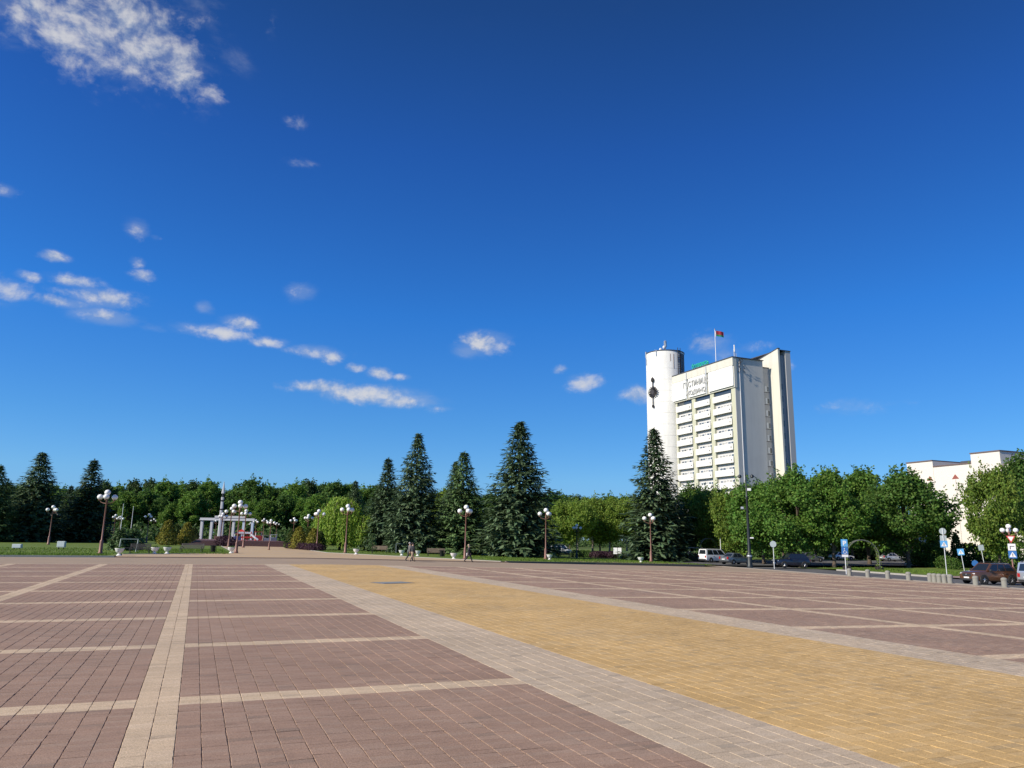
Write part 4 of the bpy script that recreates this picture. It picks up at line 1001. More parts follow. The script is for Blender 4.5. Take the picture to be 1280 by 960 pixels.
# red and white amusement frame and small attractions on the platform
pl = empty('play_structure', at(306, 147, PZ), .3, (.62, .62, .5), 'red and white steel play structure on the monument platform', 'playground')
RED = mat('signal_red', (.55, .05, .035), .45); PW = mat('play_white', (.75, .75, .75), .5)
for x in (-2.2, -.7, .8, 2.3):
    MB().tube([(x, -.8, 0), (x * .8, -.6, 2.4), (x * .8, -.6, 3.4)], .13, 8).build('post', RED, pl); MB().tube([(x, .8, 0), (x * .8, .6, 3.2)], .12, 8).build('post', RED, pl)
MB().cbox(-2.6, 2.6, -1.0, 1.0, 2.3, 2.55, .04).build('deck', RED, pl); MB().cbox(-2.0, 1.6, -1.1, -1.0, 2.56, 3.2, .02).build('panel', PW, pl); MB().cbox(-1, 2.4, -1.08, -.98, .9, 1.5, .02).build('panel', RED, pl)
MB().tube([(1.8, -1.2, 2.4), (3.2, -1.6, 1.0), (4.0, -1.7, .3)], .35, 10).build('slide', PW, pl); MB().add([(-2.3, -1.1, 3.3), (.2, -1.1, 3.3), (-1.05, 0, 4.2), (-2.3, 1.1, 3.3), (.2, 1.1, 3.3)], [(0, 1, 2), (1, 4, 2), (4, 3, 2), (3, 0, 2), (0, 3, 4, 1)]).build('roof', RED, pl)
for px, d, c, sc_, lab in ((297, 150, (.08, .10, .25), .7, 'small blue kiosk box on the platform'), (342, 152, (.22, .24, .30), .6, 'grey ride on the platform right of the play structure'), (333, 149, (.30, .31, .33), .5, 'pale low ride on the platform'), (323, 151, (.5, .06, .05), .85, 'narrow red booth on the platform')):
    o = empty('ride', at(px, d, PZ), .4, (.9, .9, sc_), lab, 'ride')
    cm = mat('ride_%d' % px, c, .5)
    MB().cbox(-.7, .7, -.6, .6, 0, 1.1, .08).build('body', cm, o)
    for x in (-.6, .6):
        for y in (-.5, .5): MB().tube([(x, y, 1.1), (x, y, 1.9)], .04, 6).build('post', PW, o)
    MB().cbox(-.8, .8, -.7, .7, 1.9, 2.0, .02).build('canopy', cm if px != 342 else PW, o)
# layered topiary
g = hit(465, 693); g[2] += .06
tp = empty('topiary_tree', g, 0, None, 'layered dark topiary tree standing beside a white urn', 'topiary')
MB().tube([(0, 0, 0), (.05, 0, 1.2), (0, 0, 2.6)], [.06, .05, .03], 6).build('trunk', BARK, tp)
for z, r in ((.75, .55), (1.35, .45), (1.9, .34), (2.4, .22)):
    gg = np.random.default_rng(int(z * 10)); k = 260; d = unit(gg, k); P = d * np.array([r, r, r * .45]) * gg.uniform(.8, 1.05, (k, 1)) + np.array([0, 0, z])
    v, f = kites(P, d + unit(gg, k) * .5, d + unit(gg, k) * .4, np.full(k, .16), np.full(k, .1)); link('foliage_tier', np_mesh('foliage_tier', v, f, NEEDLE['green']), tp)
# ------------------------------------------------------------------ bollards along the road edge
BOL = mat('bollard_concrete', (.24, .235, .205), .9, var=.25, vscale=5, bump=.3)
bm_ = MB().lathe([(.19, -.06), (.19, .45), (.205, .47), (.205, .58), (.17, .62)], 14).mesh('shaft', BOL, True, 35); bc = MB().lathe([(.17, .62), (.12, .66), (.01, .675)], 14).mesh('cap', BOL, True, 60)
for px, lab in ((1062, 'beside the parking sign post'), (1085, 'line'), (1110, 'line'), (1136, 'line'), (1163, 'tight'), (1168.5, 'tight'), (1174.5, 'tight'), (1181, 'tight'), (1188, 'tight'), (1220, 'car'), (1256, 'car'), (1296, 'car')):
    py = np.interp(px, [1062, 1085, 1110, 1136, 1165, 1190, 1220, 1256, 1300], [718.5, 720, 722, 723.6, 726, 728, 730.5, 733, 736])
    u_ = None; g = hit(px, py); uu, vv = g @ U, g @ V
    g = Q(uu, edge_v(uu) - .35 + 0.0)
    # slide along the edge line until it sits in the picture column
    lo, hi = 20, 75
    for i in range(50):
        m = (lo + hi) / 2
        if proj(Q(m, edge_v(m) - .35))[0] > px: lo = m
        else: hi = m
    g = Q(lo, edge_v(lo) - .35)
    lb = {'line': 'short concrete bollard in the spaced line along the road edge', 'tight': 'concrete bollard of the tight group before the crossing sign', 'car': 'concrete bollard standing before the brown car'}.get(lab, 'concrete bollard beside the blue parking sign post')
    o = empty('bollard', g, 0, None, lb, 'bollard', 'concrete bollards'); link('shaft', bm_, o); link('cap', bc, o)
# ------------------------------------------------------------------ signs
SB = mat('sign_blue', (.035, .14, .38), .4); SLB = mat('sign_light_blue', (.09, .32, .60), .4); SWH = mat('sign_white', (.66, .66, .66), .4); SBACK = mat('sign_back', (.42, .47, .46), .5, metal=.4); SRED = mat('sign_red', (.55, .03, .03), .4); SBL = mat('sign_black', (.02, .02, .02), .5)
POST = mat('pale_post', (.62, .64, .64), .5)
def face_cam(g, extra=0.): return math.atan2(g[0], -g[1]) * -1 + extra if False else math.atan2(-g[0], g[1]) + extra
def plate(o, z, w, h, m, y=-.05, name='plate', back=True):
    MB().cbox(-w / 2, w / 2, y - .006, y + .006, z - h / 2, z + h / 2, .004).build(name, m, o)
def pedestrian(o, z, y, s):
    """white triangle with a black walking figure"""
    MB().add([(-.5 * s, y, z - .42 * s), (.5 * s, y, z - .42 * s), (0, y, z + .45 * s), (-.5 * s, y + .004, z - .42 * s), (.5 * s, y + .004, z - .42 * s), (0, y + .004, z + .45 * s)], [(0, 1, 2), (3, 5, 4), (0, 3, 4, 1), (1, 4, 5, 2), (2, 5, 3, 0)]).build('triangle', SWH, o)
    w = MB(); yy = y - .004
    w.sphere((0.0, yy, z + .17 * s), .045 * s, 8, 6)
    for a, b_ in (((0, .12), (0, -.1)), ((0, -.1), (.11, -.32)), ((0, -.1), (-.1, -.32)), ((0, .08), (.12, -.05)), ((0, .08), (-.12, -.04))): w.tube([(a[0] * s, yy, z + a[1] * s), (b_[0] * s, yy, z + b_[1] * s)], .025 * s, 5)
    w.build('walking_figure', SBL, o)
def letter(txt, o, x, z, size, m, y):
    sign_text(txt, y, z, size, m, 'symbol', o, None, math.pi / 2, 0, x)
def text_at(txt, o, x, y, z, size, m):
    t = sign_text(txt, y, z, size, m, 'symbol', o, None, math.pi / 2, 0, x); t.scale = (1, 1, .06)
g = hit(1058, 718); h = height_at(g, 674)
o = empty('parking_sign', g, face_cam(g, .15), None, 'blue parking sign with symbols on a white post by the bollards', 'sign')
MB().tube([(0, 0, 0), (0, 0, h)], .04, 8).build('post', SWH, o); plate(o, h - .36, .60, .70, SLB); text_at('P', o, 0, -.062, h - .58, .6, SWH); plate(o, h - 1.10, .60, .70, SB, name='plate')
wv = MB().sphere((-.02, -.065, h - .92), .05, 8, 6); wv.tube([(-.03, -.065, h - .98), (0, -.065, h - 1.15), (.14, -.065, h - 1.15), (.2, -.065, h - 1.36)], .022, 5)
wv.build('wheelchair_user', SWH, o); MB().tube([(.13 * math.cos(a), -.065, h - 1.24 + .13 * math.sin(a)) for a in np.linspace(1.8, 6.1, 14)], .02, 5).build('wheelchair_wheel', SWH, o)
plate(o, h - 1.59, .58, .22, SWH)
g = hit(968, 711); h = height_at(g, 676)
o = empty('round_sign', g, face_cam(g), None, 'back of a round grey road sign on a thin post', 'sign'); MB().tube([(0, 0, 0), (0, 0, h)], .04, 8).build('post', POST, o); MB().lathe([(.01, -.012), (.36, -.012), (.36, .012), (.01, .012)], 24, (0, -.06, h - .38), 'y').build('disc', SBACK, o)
def cross_sign(px, py, yt, label, extra, tilt=0.):
    g = hit(px, py); h = height_at(g, yt); o = empty('crossing_sign', g, face_cam(g, extra), None, label, 'sign'); o.rotation_euler.y = tilt
    MB().tube([(0, 0, 0), (0, 0, h)], .035, 8).build('post', POST, o); return o, h
o, h = cross_sign(1184, 722, 660, 'blue pedestrian crossing sign below grey sign backs', .1)
MB().lathe([(.01, -.012), (.3, -.012), (.3, .012), (.01, .012)], 20, (0, .05, h - .3), 'y').build('disc', SBACK, o); plate(o, h - .95, .55, .5, SBACK, .05); plate(o, h - 1.5, .62, .62, SLB); pedestrian(o, h - 1.5, -.064, .5)
o, h = cross_sign(1206, 716, 686, 'light blue pedestrian crossing sign on a leaning post', -.1, -.08); plate(o, h - .35, .66, .7, SLB); pedestrian(o, h - .35, -.064, .55)
o, h = cross_sign(1232, 714, 681, 'grey back of a square sign behind the brown car', .2, -.08); plate(o, h - .33, .6, .66, SBACK)
o, h = cross_sign(1218.5, 716, 700, 'small tilted blue round sign behind the car windscreen', .3, .1); MB().lathe([(.01, -.012), (.34, -.012), (.34, .012), (.01, .012)], 20, (0, -.05, h - .36), 'y').build('disc', SB, o)
g, lh = LAMP_SIGN
o = empty('lamp_sign', (g[0], g[1] - .16, g[2]), face_cam(g), None, 'stack of give way, white and blue crossing signs fixed to the lamp post', 'sign')
zz = lh * .72
MB().add([(-.36, -.05, zz + .3), (.36, -.05, zz + .3), (0, -.05, zz - .34), (-.36, -.04, zz + .3), (.36, -.04, zz + .3), (0, -.04, zz - .34)], [(0, 2, 1), (3, 4, 5), (0, 1, 4, 3), (1, 2, 5, 4), (2, 0, 3, 5)]).build('give_way', SRED, o)
MB().add([(-.25, -.056, zz + .24), (.25, -.056, zz + .24), (0, -.056, zz - .2), (-.25, -.051, zz + .24), (.25, -.051, zz + .24), (0, -.051, zz - .2)], [(0, 2, 1), (3, 4, 5), (0, 1, 4, 3), (1, 2, 5, 4), (2, 0, 3, 5)]).build('give_way_field', SWH, o)
plate(o, zz - .72, .62, .62, SWH); MB().box(-.16, .2, -.066, -.057, zz - .68, zz - .62).build('arrow', SBL, o); MB().box(-.16, -.1, -.0665, -.0575, zz - .92, zz - .69).build('arrow', SBL, o); plate(o, zz - 1.4, .66, .66, SB); pedestrian(o, zz - 1.4, -.064, .55)
for z in (zz, zz - .72, zz - 1.4): MB().tube([(0, -.05, z), (0, .16, z)], .02, 5).build('bracket', POST, o)
g = hit(772, 700.5); o = empty('notice_board', (g[0], g[1], g[2] + .06), face_cam(g, -.25), None, 'white notice boards on a thin post before the bushes', 'board')
MB().tube([(0, 0, 0), (0, 0, 1.75)], .035, 6).build('post', CIRON, o); MB().cbox(-.6, -.02, -.06, -.03, .85, 1.75, .01).build('board', SWH, o); MB().cbox(.02, .6, -.02, .01, .95, 1.75, .01).build('board', SWH, o)
# ------------------------------------------------------------------ tall black lamp mast
BM = mat('mast_black', (.028, .034, .036), .45, metal=.3)
g = hit(937.5, 709.5); h = height_at(g, 590); o = empty('lamp_mast', g, face_cam(g), None, 'tall black tapered lamp mast with ornate arms beside the parked cars', 'lamp')
MB().lathe([(.36, 0), (.36, .25), (.30, .35), (.28, 1.5), (.22, 1.7), (.19, 1.8), (.13, h * .72), (.16, h * .725), (.16, h * .74), (.10, h * .75), (.06, h * .97), (.02, h)], 14).build('mast', BM, o, smooth=True)
MB().lathe([(.31, 1.25), (.32, 1.3), (.32, 1.4), (.31, 1.45)], 14).build('band', METAL, o)
for s_ in (-1, 1):
    pts = [(s_ * (.08 + 1.25 * math.sin(t)), 0, h * .86 + .75 * (1 - math.cos(t)) - .2) for t in np.linspace(0, 2.6, 10)]
    MB().tube(pts, .035, 6).build('arm', BM, o); x_, _, z_ = pts[-1]; MB().lathe([(.04, .1), (.2, .0), (.24, -.22), (.12, -.32), (.02, -.34)], 12, (x_, 0, z_)).build('lantern', BM, o, smooth=True)
MB().cbox(-.75, .1, -.1, .1, h * .60, h * .60 + .1, .02).build('crossarm', BM, o); MB().cbox(-.75, -.4, -.15, .15, h * .60 + .1, h * .60 + .35, .03).build('floodlight', METAL, o); MB().cbox(.15, .6, -.12, .12, h * .30, h * .30 + .14, .03).build('floodlight', SWH, o); MB().cbox(.1, .55, -.15, .15, h * .80, h * .80 + .3, .03).build('floodlight', SWH, o)
g = hit(901.5, 704); o = empty('street_post', (g[0], g[1], g[2]), 0, None, 'slim white post beside the white minivan', 'post'); h = height_at(g, 668)
MB().lathe([(.07, 0), (.05, .3), (.045, h)], 8).build('shaft', SWH, o); MB().cbox(-.25, .25, -.06, .06, h - .1, h, .01).build('top_plate', BM, o)
# ------------------------------------------------------------------ flower arch
def arch(px, py, yt, w, label):
    g = hit(px, py); h = height_at(g, yt); o = empty('flower_arch', g, face_cam(g, .35), None, label, 'arch')
    AM = mat('arch_metal', (.16, .16, .14), .5, metal=.3); r = w / 2
    for y in (-.3, .3):
        pts = [(-r, y, 0), (-r, y, h - r)] + [(-r * math.cos(t), y, h - r + r * math.sin(t)) for t in np.linspace(.2, math.pi - .2, 15)] + [(r, y, h - r), (r, y, 0)]
        MB().tube(pts, .05, 6).build('hoop', AM, o)
    for t in np.linspace(0, math.pi, 11): MB().tube([(-r * math.cos(t), -.3, h - r + r * math.sin(t)), (-r * math.cos(t), .3, h - r + r * math.sin(t))], .03, 5).build('rung', AM, o)
    gg = np.random.default_rng(px); k = 420; t = gg.random(k) * 1.9
    right_ = gg.random(k) < .6; ang = np.where(right_, math.pi - t * .7, t * .55); zz = np.where(gg.random(k) < .5, h - r + r * np.sin(ang), gg.random(k) * (h - r))
    xx = np.where(zz < h - r, np.where(right_, r, -r), -r * np.cos(ang)); P = np.stack([xx + gg.normal(0, .1, k), gg.normal(0, .25, k), zz], 1)
    v, f = kites(P, unit(gg, k), unit(gg, k), gg.uniform(.1, .25, k), gg.uniform(.08, .18, k)); link('climber_leaves', np_mesh('climber_leaves', v, f, LEAF['autumnish']), o)
    for sx_ in (-1, 1):
        MB().cbox(sx_ * r - .35, sx_ * r + .35, -.4, .4, 0, .45, .03).build('planter', WOOD, o)
arch(1079, 713, 675, 3.6, 'metal flower arch with climbers over the footpath'); arch(886, 703, 673, 2.6, 'smaller metal arch behind the white minivan')
g = hit(1141, 707); o = empty('white_statue', g, .3, None, 'small white statue of a resting animal on the lawn by the path', 'statue')
MB().cbox(-1.1, 1.2, -.35, .35, 0, .22, .03).build('base', URNW, o); b = MB(); b.tube([(1.0, 0, .35), (.4, 0, .5), (-.3, 0, .62), (-.75, 0, 1.0), (-.85, 0, 1.35)], [.2, .3, .32, .24, .17], 12); b.sphere((-.92, 0, 1.5), .21, 12, 8); b.tube([(-.98, 0, 1.48), (-1.25, 0, 1.4)], [.13, .08], 8)
for y in (-.2, .2): b.tube([(-.5, y, .5), (-.8, y, .3), (-1.15, y, .26)], [.12, .1, .09], 8); b.tube([(.5, y, .45), (.2, y, .3), (-.1, y, .26)], [.16, .12, .09], 8)
b.tube([(1.0, 0, .4), (1.2, .1, .3), (1.1, .3, .26)], [.06, .05, .05], 6); b.build('figure', URNW, o, smooth=True)
# pale low kiosk with flat canopy behind the minivan
g = hit(862, 701); o = empty('kiosk', g, PLAZA_ROT, None, 'low kiosk with a thin flat white canopy beside the white minivan', 'kiosk')
MB().cbox(-1.3, 1.3, -1.6, 1.6, 0, 1.15, .03).build('counter', mat('kiosk_dark', (.03, .035, .03), .6), o); MB().cbox(-1.7, 1.7, -2.1, 2.1, 1.95, 2.12, .04).build('canopy', SWH, o)
for x in (-1.5, 1.5):
    for y in (-1.9, 1.9): MB().tube([(x, y, 0), (x, y, 1.95)], .04, 6).build('post', POST, o)
# ------------------------------------------------------------------ cars
RUB = mat('tyre_rubber', (.018, .018, .018), .85); RIM = mat('alloy', (.55, .55, .56), .35, metal=.8); BPL = mat('black_plastic', (.025, .025, .026), .6); LENS = mat('headlamp_lens', (.75, .77, .78), .1, spec=.8); TAIL = mat('tail_lamp', (.35, .02, .02), .2); CG = mat('car_glass', (.015, .02, .025), .04, spec=.9); NPL = mat('number_plate', (.78, .78, .76), .5)
SPEC = {
    'suv': dict(st=[(-2.16, .48, .92, .70), (-2.1, .34, 1.0, .83), (-1.9, .27, 1.05, .90), (-1.0, .25, 1.06, .915), (.6, .25, 1.05, .915), (1.0, .25, 1.05, .905), (1.6, .26, 1.01, .89), (1.95, .28, .94, .86), (2.1, .33, .86, .78), (2.16, .42, .76, .66)],
                cab=(1.0, .32, -1.5, -2.02, 1.04, 1.64, .83, .66), wx=(1.36, -1.32), wr=.35, rails=True),
    'sedan': dict(st=[(-2.22, .45, .82, .66), (-2.15, .32, .92, .8), (-1.9, .25, .96, .86), (-1.0, .22, .95, .88), (.6, .22, .93, .88), (1.0, .22, .92, .87), (1.7, .23, .84, .85), (2.05, .26, .76, .8), (2.2, .32, .68, .7), (2.26, .4, .6, .6)],
                  cab=(.85, .12, -.95, -1.62, .93, 1.44, .80, .6), wx=(1.38, -1.3), wr=.31, rails=False),
    'van': dict(st=[(-2.25, .42, 1.0, .78), (-2.2, .32, 1.06, .88), (-1.9, .25, 1.08, .90), (-1.0, .23, 1.08, .90), (.6, .23, 1.06, .90), (1.2, .23, 1.05, .89), (1.8, .25, .95, .87), (2.1, .28, .84, .82), (2.25, .34, .72, .7), (2.3, .42, .62, .6)],
                cab=(1.5, .75, -2.08, -2.2, 1.05, 1.80, .83, .72), wx=(1.42, -1.4), wr=.32, rails=True)}
def car(kind, g, bearing, paint, label, plate_front=True):
    """bearing: compass angle the nose points to, clockwise from +Y"""
    sp_ = SPEC[kind]; o = empty('parked_car', g, math.pi / 2 - bearing, None, label, 'car')
    b = MB(); rings = []
    for x, zb, zt, w in sp_['st']:
        h = zt - zb; half = [(w * .84, zb), (w * .97, zb + .09), (w, zb + .34 * h), (w * .985, zb + .72 * h), (w * .94, zt - .04), (w * .82, zt)]
        rings.append([(x, -y, z) for y, z in half] + [(x, y, z) for y, z in reversed(half)])
    n = len(rings[0]); vs = [p for r in rings for p in r]; fs = []
    for i in range(len(rings) - 1):
        for j in range(n): fs.append((i * n + j, i * n + (j + 1) % n, (i + 1) * n + (j + 1) % n, (i + 1) * n + j))
    fs += [tuple(range(n)), tuple(range(len(vs) - 1, len(vs) - n - 1, -1))]
    b.add(vs, fs); b.build('body', paint, o, smooth=True, angle=32)
    xf, xt, xr, xb, zb, zt, wb_, wt = sp_['cab']
    cor = [(xf, -wb_, zb), (xf, wb_, zb), (xb, wb_, zb), (xb, -wb_, zb), (xt, -wt, zt), (xt, wt, zt), (xr, wt, zt), (xr, -wt, zt)]
    mid = [(xt - .05, -wt * .8, zt + .035), (xt - .05, wt * .8, zt + .035), (xr + .05, wt * .8, zt + .035), (xr + .05, -wt * .8, zt + .035)]
    MB().add(cor + mid, [(0, 4, 5, 1), (1, 5, 6, 2), (2, 6, 7, 3), (3, 7, 4, 0), (4, 8, 9, 5), (5, 9, 10, 6), (6, 10, 11, 7), (7, 11, 8, 4), (8, 11, 10, 9)]).build('cabin', paint, o, smooth=True, angle=25)
    C8 = [np.array(p) for p in cor]
    def pane(A, B, C_, D_, a0, a1, b0, b1, name):
        """glass set into the face A-B (bottom) D-C (top), in face fractions"""
        def P(s_, t): return (A * (1 - s_) + B * s_) * (1 - t) + (D_ * (1 - s_) + C_ * s_) * t
        nn = np.cross(B - A, D_ - A); nn = nn / np.linalg.norm(nn) * .008
        q = [P(a0, b0), P(a1, b0), P(a1 - (a1 - a0) * .04, b1), P(a0 + (a1 - a0) * .04, b1)]
        MB().add([p + nn for p in q] + [p - nn for p in q], [(0, 1, 2, 3), (7, 6, 5, 4), (0, 4, 5, 1), (1, 5, 6, 2), (2, 6, 7, 3), (3, 7, 4, 0)]).build(name, CG, o)
    pane(C8[0], C8[1], C8[5], C8[4], .07, .93, .08, .93, 'windscreen'); pane(C8[2], C8[3], C8[7], C8[6], .08, .92, .15, .9, 'rear_window')
    cuts = ((.06, .34), (.36, .62), (.64, .93)) if kind != 'sedan' else ((.12, .5), (.53, .88))
    for a0, a1 in cuts:
        pane(C8[1], C8[2], C8[6], C8[5], a0, a1, .06, .9, 'side_window'); pane(C8[3], C8[0], C8[4], C8[7], 1 - a1, 1 - a0, .06, .9, 'side_window')
    wmid = .9 if kind != 'sedan' else .87
    for wx in sp_['wx']:
        for s_ in (-1, 1):
            MB().lathe([(.01, -.012), (sp_['wr'] + .07, -.012), (sp_['wr'] + .05, .012), (.01, .012)] if s_ > 0 else [(.01, -.012), (sp_['wr'] + .05, -.012), (sp_['wr'] + .07, .012), (.01, .012)], 22, (wx, s_ * (wmid + .012), sp_['wr'] + .02), 'y').build('wheel_arch', BPL, o)
            R_ = sp_['wr']; w = MB().lathe([(R_ * .62, -.11), (R_ * .93, -.11), (R_, -.06), (R_, .06), (R_ * .93, .11), (R_ * .62, .11)], 22, (0, 0, 0), 'y').build('wheel', RUB, o, (wx, s_ * (wmid - .06), R_), smooth=True)
            rm = MB().lathe([(R_ * .62, -.07), (R_ * .66, .0), (R_ * .62, .07)], 20, (0, 0, 0), 'y')
            for k in range(5):
                a = k * 1.2566; rm.tube([(0, s_ * .085, 0), (R_ * .6 * math.sin(a), s_ * .08, R_ * .6 * math.cos(a))], [.05, .035], 5)
            rm.build('rim', RIM, w)
    xs = sp_['st'][-1][0]; xr_ = sp_['st'][0][0]; zf = sp_['st'][-2][2]
    for s_ in (-1, 1):
        MB().cbox(xs - .30, xs - .045, s_ * .6 - .15, s_ * .6 + .15, zf - .16, zf + .02, .04).build('headlight', LENS, o); MB().cbox(xr_ - .01, xr_ + .14, s_ * .68 - .12, s_ * .68 + .12, .68, .98, .02).build('tail_light', TAIL, o)
        MB().cbox(xf - .35, xf - .18, s_ * (wb_ + .14) - .1, s_ * (wb_ + .14) + .1, zb, zb + .17, .03).build('mirror', BPL, o)
        if sp_['rails']: MB().tube([(xt - .2, s_ * wt * .95, zt + .04), (xt - .3, s_ * wt * .95, zt + .1), (xr + .3, s_ * wt * .95, zt + .1), (xr + .2, s_ * wt * .95, zt + .04)], .022, 6).build('roof_rail', BPL if kind == 'suv' else METAL, o)
        for hx in (.15, -.85): MB().cbox(hx - .1, hx + .1, s_ * (wmid + .008) - .02, s_ * (wmid + .008) + .02, zb - .2, zb - .16, .006).build('door_handle', BPL, o)
    MB().cbox(xs - .1, xs + .02, -.44, .44, zf - .24, zf - .04, .02).build('grille', BPL, o); MB().cbox(xs - .08, xs + .035, -.74, .74, .3, .44, .03).build('front_bumper', BPL, o); MB().cbox(xr_ - .035, xr_ + .1, -.76, .76, .34, .5, .03).build('rear_bumper', BPL, o)
    MB().cbox(xs + .02, xs + .045, -.26, .26, .47, .58, .004).build('number_plate', NPL, o); MB().cbox(xr_ - .05, xr_ - .02, -.26, .26, .62, .73, .004).build('number_plate', NPL, o); MB().sphere((xs + .03, 0, zf - .1), .055, 10, 7).build('badge', RIM, o)
    return o
PB = mat('brown_metallic', (.19, .085, .038), .32, metal=.55, coat=.8); PS = mat('silver_paint', (.50, .52, .54), .3, metal=.6, coat=.7); PWH = mat('white_car_paint', (.76, .76, .76), .3, coat=.7); PDB = mat('dark_blue_paint', (.018, .02, .035), .28, metal=.3, coat=.9); PGR = mat('grey_paint', (.20, .22, .235), .3, metal=.5, coat=.7)
RD = math.radians
g = hit(1237, 728.5); g[2] -= .1; car('suv', g, RD(-103), PB, 'brown suv parked nose towards the square behind the bollards')
g = hit(1309, 731); g[2] -= .1; car('van', g, RD(68), PS, 'silver car with red tail light parked behind the brown suv')
g = hit(989, 709.5); g[2] += .02; car('suv', g, RD(-100), PDB, 'dark blue suv parked in the shade under the wide tree')
g = hit(893, 704); g[2] += .1; car('van', g, RD(62), PWH, 'white minivan parked beside the kiosk')
g = hit(920, 706.5); g[2] += .1; car('sedan', g, RD(60), PGR, 'grey sedan parked between the minivan and the lamp mast')
for px, py, c, lab in ((700, 693, PWH, 'white van roof showing above the clipped bushes'), (1012, 703, PGR, 'grey car in the shade behind the wide tree'), (1052, 701, PS, 'pale silver car seen through the flower arch'), (1115, 702.5, PS, 'silver car standing beyond the arch beside the footpath'), (855, 698, PDB, 'dark car behind the thin spruce')):
    g = hit(px, py); g[2] += .1; car('van' if px == 700 else 'sedan', g, RD(75), c, lab)
# ------------------------------------------------------------------ people
def cloth_mat(name, shoe, leg, top, skin, leg_z=.92):
    m = bpy.data.materials.new(name); m.use_nodes = True; t = m.node_tree; L = t.links; b = t.nodes['Principled BSDF']; b.inputs['Roughness'].default_value = .8
    tc_ = t.nodes.new('ShaderNodeTexCoord'); s_ = t.nodes.new('ShaderNodeSeparateXYZ'); L.new(tc_.outputs['Object'], s_.inputs[0])
    cr = t.nodes.new('ShaderNodeValToRGB'); cr.color_ramp.interpolation = 'CONSTANT'; dv = t.nodes.new('ShaderNodeMath'); dv.operation = 'DIVIDE'; dv.inputs[1].default_value = 2.; L.new(s_.outputs[2], dv.inputs[0]); L.new(dv.outputs[0], cr.inputs[0])
    e = cr.color_ramp.elements; e[0].position = 0; e[0].color = (*shoe, 1); e[1].position = .045; e[1].color = (*leg, 1)
    q = e.new(leg_z / 2); q.color = (*top, 1); q = e.new(.742); q.color = (*skin, 1)
    ax = t.nodes.new('ShaderNodeMath'); ax.operation = 'ABSOLUTE'; L.new(s_.outputs[0], ax.inputs[0])
    g1 = t.nodes.new('ShaderNodeMath'); g1.operation = 'GREATER_THAN'; L.new(ax.outputs[0], g1.inputs[0]); g1.inputs[1].default_value = .205
    g2 = t.nodes.new('ShaderNodeMath'); g2.operation = 'LESS_THAN'; L.new(s_.outputs[2], g2.inputs[0]); g2.inputs[1].default_value = .88
    g3 = t.nodes.new('ShaderNodeMath'); g3.operation = 'GREATER_THAN'; L.new(s_.outputs[2], g3.inputs[0]); g3.inputs[1].default_value = .5
    m1 = t.nodes.new('ShaderNodeMath'); m1.operation = 'MULTIPLY'; L.new(g1.outputs[0], m1.inputs[0]); L.new(g2.outputs[0], m1.inputs[1]); m2 = t.nodes.new('ShaderNodeMath'); m2.operation = 'MULTIPLY'; L.new(m1.outputs[0], m2.inputs[0]); L.new(g3.outputs[0], m2.inputs[1])
    mx = t.nodes.new('ShaderNodeMix'); mx.data_type = 'RGBA'; L.new(m2.outputs[0], mx.inputs[0]); L.new(cr.outputs[0], mx.inputs[6]); mx.inputs[7].default_value = (*skin, 1); L.new(mx.outputs[2], b.inputs['Base Color']); return m
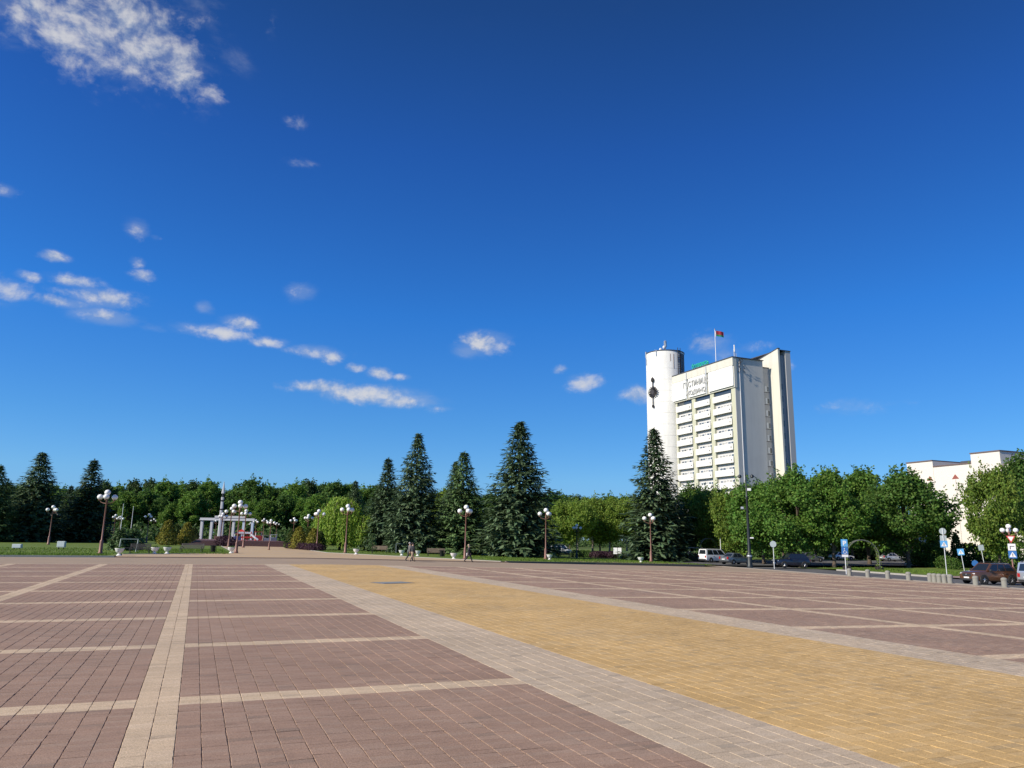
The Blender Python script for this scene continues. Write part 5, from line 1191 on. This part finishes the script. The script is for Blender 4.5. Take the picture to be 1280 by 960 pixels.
def person(g, bearing, stride, m, hair, label, scale=1., extra=None):
    """walking figure facing +y before turning; one skinned surface"""
    v, e, r = [], [], []
    def add(p, rad, par=None):
        v.append(p); r.append(rad); k = len(v) - 1
        if par is not None: e.append((par, k))
        return k
    pel = add((0, 0, .97), (.175, .125)); sp_ = add((0, .01, 1.14), (.165, .12), pel); ch = add((0, .01, 1.34), (.20, .13), sp_); ne = add((0, .015, 1.495), (.062, .062), ch)
    hb = add((0, .03, 1.575), (.078, .085), ne); hm = add((0, .03, 1.655), (.082, .1), hb); add((0, .02, 1.735), (.055, .065), hm)
    add((0, .145, 1.63), (.016, .016), hm)                       # nose
    for s_ in (-1, 1):
        add((s_ * .095, .02, 1.63), (.014, .02), hm)               # ears
        sh = add((s_ * .20, .0, 1.41), (.085, .08), ch); sw = -s_ * stride * .5
        el = add((s_ * .26, sw * .45 - .03, 1.14), (.06, .06), sh); wr = add((s_ * .26, sw * .9 + .03, .91), (.04, .038), el); pa = add((s_ * .25, sw * 1.05 + .05, .835), (.022, .038), wr)
        for q, (dy, ln) in enumerate(((-.03, .06), (-.01, .075), (.01, .08), (.028, .07))):
            k1 = add((s_ * .25, sw * 1.08 + .05 + dy, .79), (.0095, .0095), pa); add((s_ * .24, sw * 1.08 + .055 + dy, .79 - ln), (.008, .008), k1)
        k1 = add((s_ * .235, sw * 1.05 + .095, .82), (.011, .011), pa); add((s_ * .228, sw * 1.05 + .115, .785), (.009, .009), k1)
        hp = add((s_ * .10, 0, .88), (.125, .12), pel); f = s_ * stride
        kn = add((s_ * .10, f * .42 + .05, .50), (.085, .085), hp); an = add((s_ * .10, f * .85 - (.06 if f < 0 else 0), .10 + (.05 if f < 0 else 0)), (.06, .062), kn); add((s_ * .105, f * .85 + .13, .045 + (.0 if f > 0 else .01)), (.048, .036), an)
    me = bpy.data.meshes.new('body'); me.from_pydata(v, e, []); ob = bpy.data.objects.new('body', me); COL.objects.link(ob)
    ob.modifiers.new('Skin', 'SKIN')
    for i, q in enumerate(me.skin_vertices[0].data): q.radius = r[i]; q.use_root = (i == 0)
    ss = ob.modifiers.new('Subsurf', 'SUBSURF'); ss.levels = 1; ss.render_levels = 1
    bpy.context.view_layer.update(); me2 = bpy.data.meshes.new_from_object(ob.evaluated_get(bpy.context.evaluated_depsgraph_get())); bpy.data.objects.remove(ob)
    me2.materials.clear(); me2.materials.append(m); me2.polygons.foreach_set('use_smooth', [True] * len(me2.polygons))
    o = empty('person', g, -bearing, scale, label, 'person'); link('body', me2, o)
    MB().sphere((0, -.022, 1.685), .108, 14, 9, .98).build('hair', hair, o, smooth=True)
    if extra: extra(o)
    return o
SK = (.45, .28, .20)
HD = mat('dark_hair', (.03, .022, .018), .7); HF = mat('fair_hair', (.45, .36, .24), .7); HG = mat('grey_hair', (.32, .31, .30), .7)
def bag(o): MB().cbox(-.36, -.24, -.16, .16, .62, .92, .03).build('bag', SWH, o); MB().tube([(-.3, -.1, .92), (-.28, 0, 1.1), (-.3, .1, .92)], .012, 5).build('bag_handle', SWH, o)
g = hit(511.5, 701.6); person(g, RD(55), .34, cloth_mat('dark_outfit', (.02, .02, .02), (.03, .03, .035), (.11, .105, .10), SK), HG, 'stroller in grey jacket and dark trousers walking beside another', 1.0)
g = hit(515, 702.2); person(g, RD(55), -.32, cloth_mat('tan_trouser_outfit', (.03, .025, .02), (.35, .25, .17), (.025, .025, .03), SK), HD, 'stroller in black top and tan trousers', .99)
g = hit(585.5, 703); person(g, RD(75), .42, cloth_mat('black_outfit', (.02, .02, .02), (.025, .022, .025), (.03, .028, .032), SK), HF, 'fair haired walker in black striding past the lamp with a white bag', .98, bag)
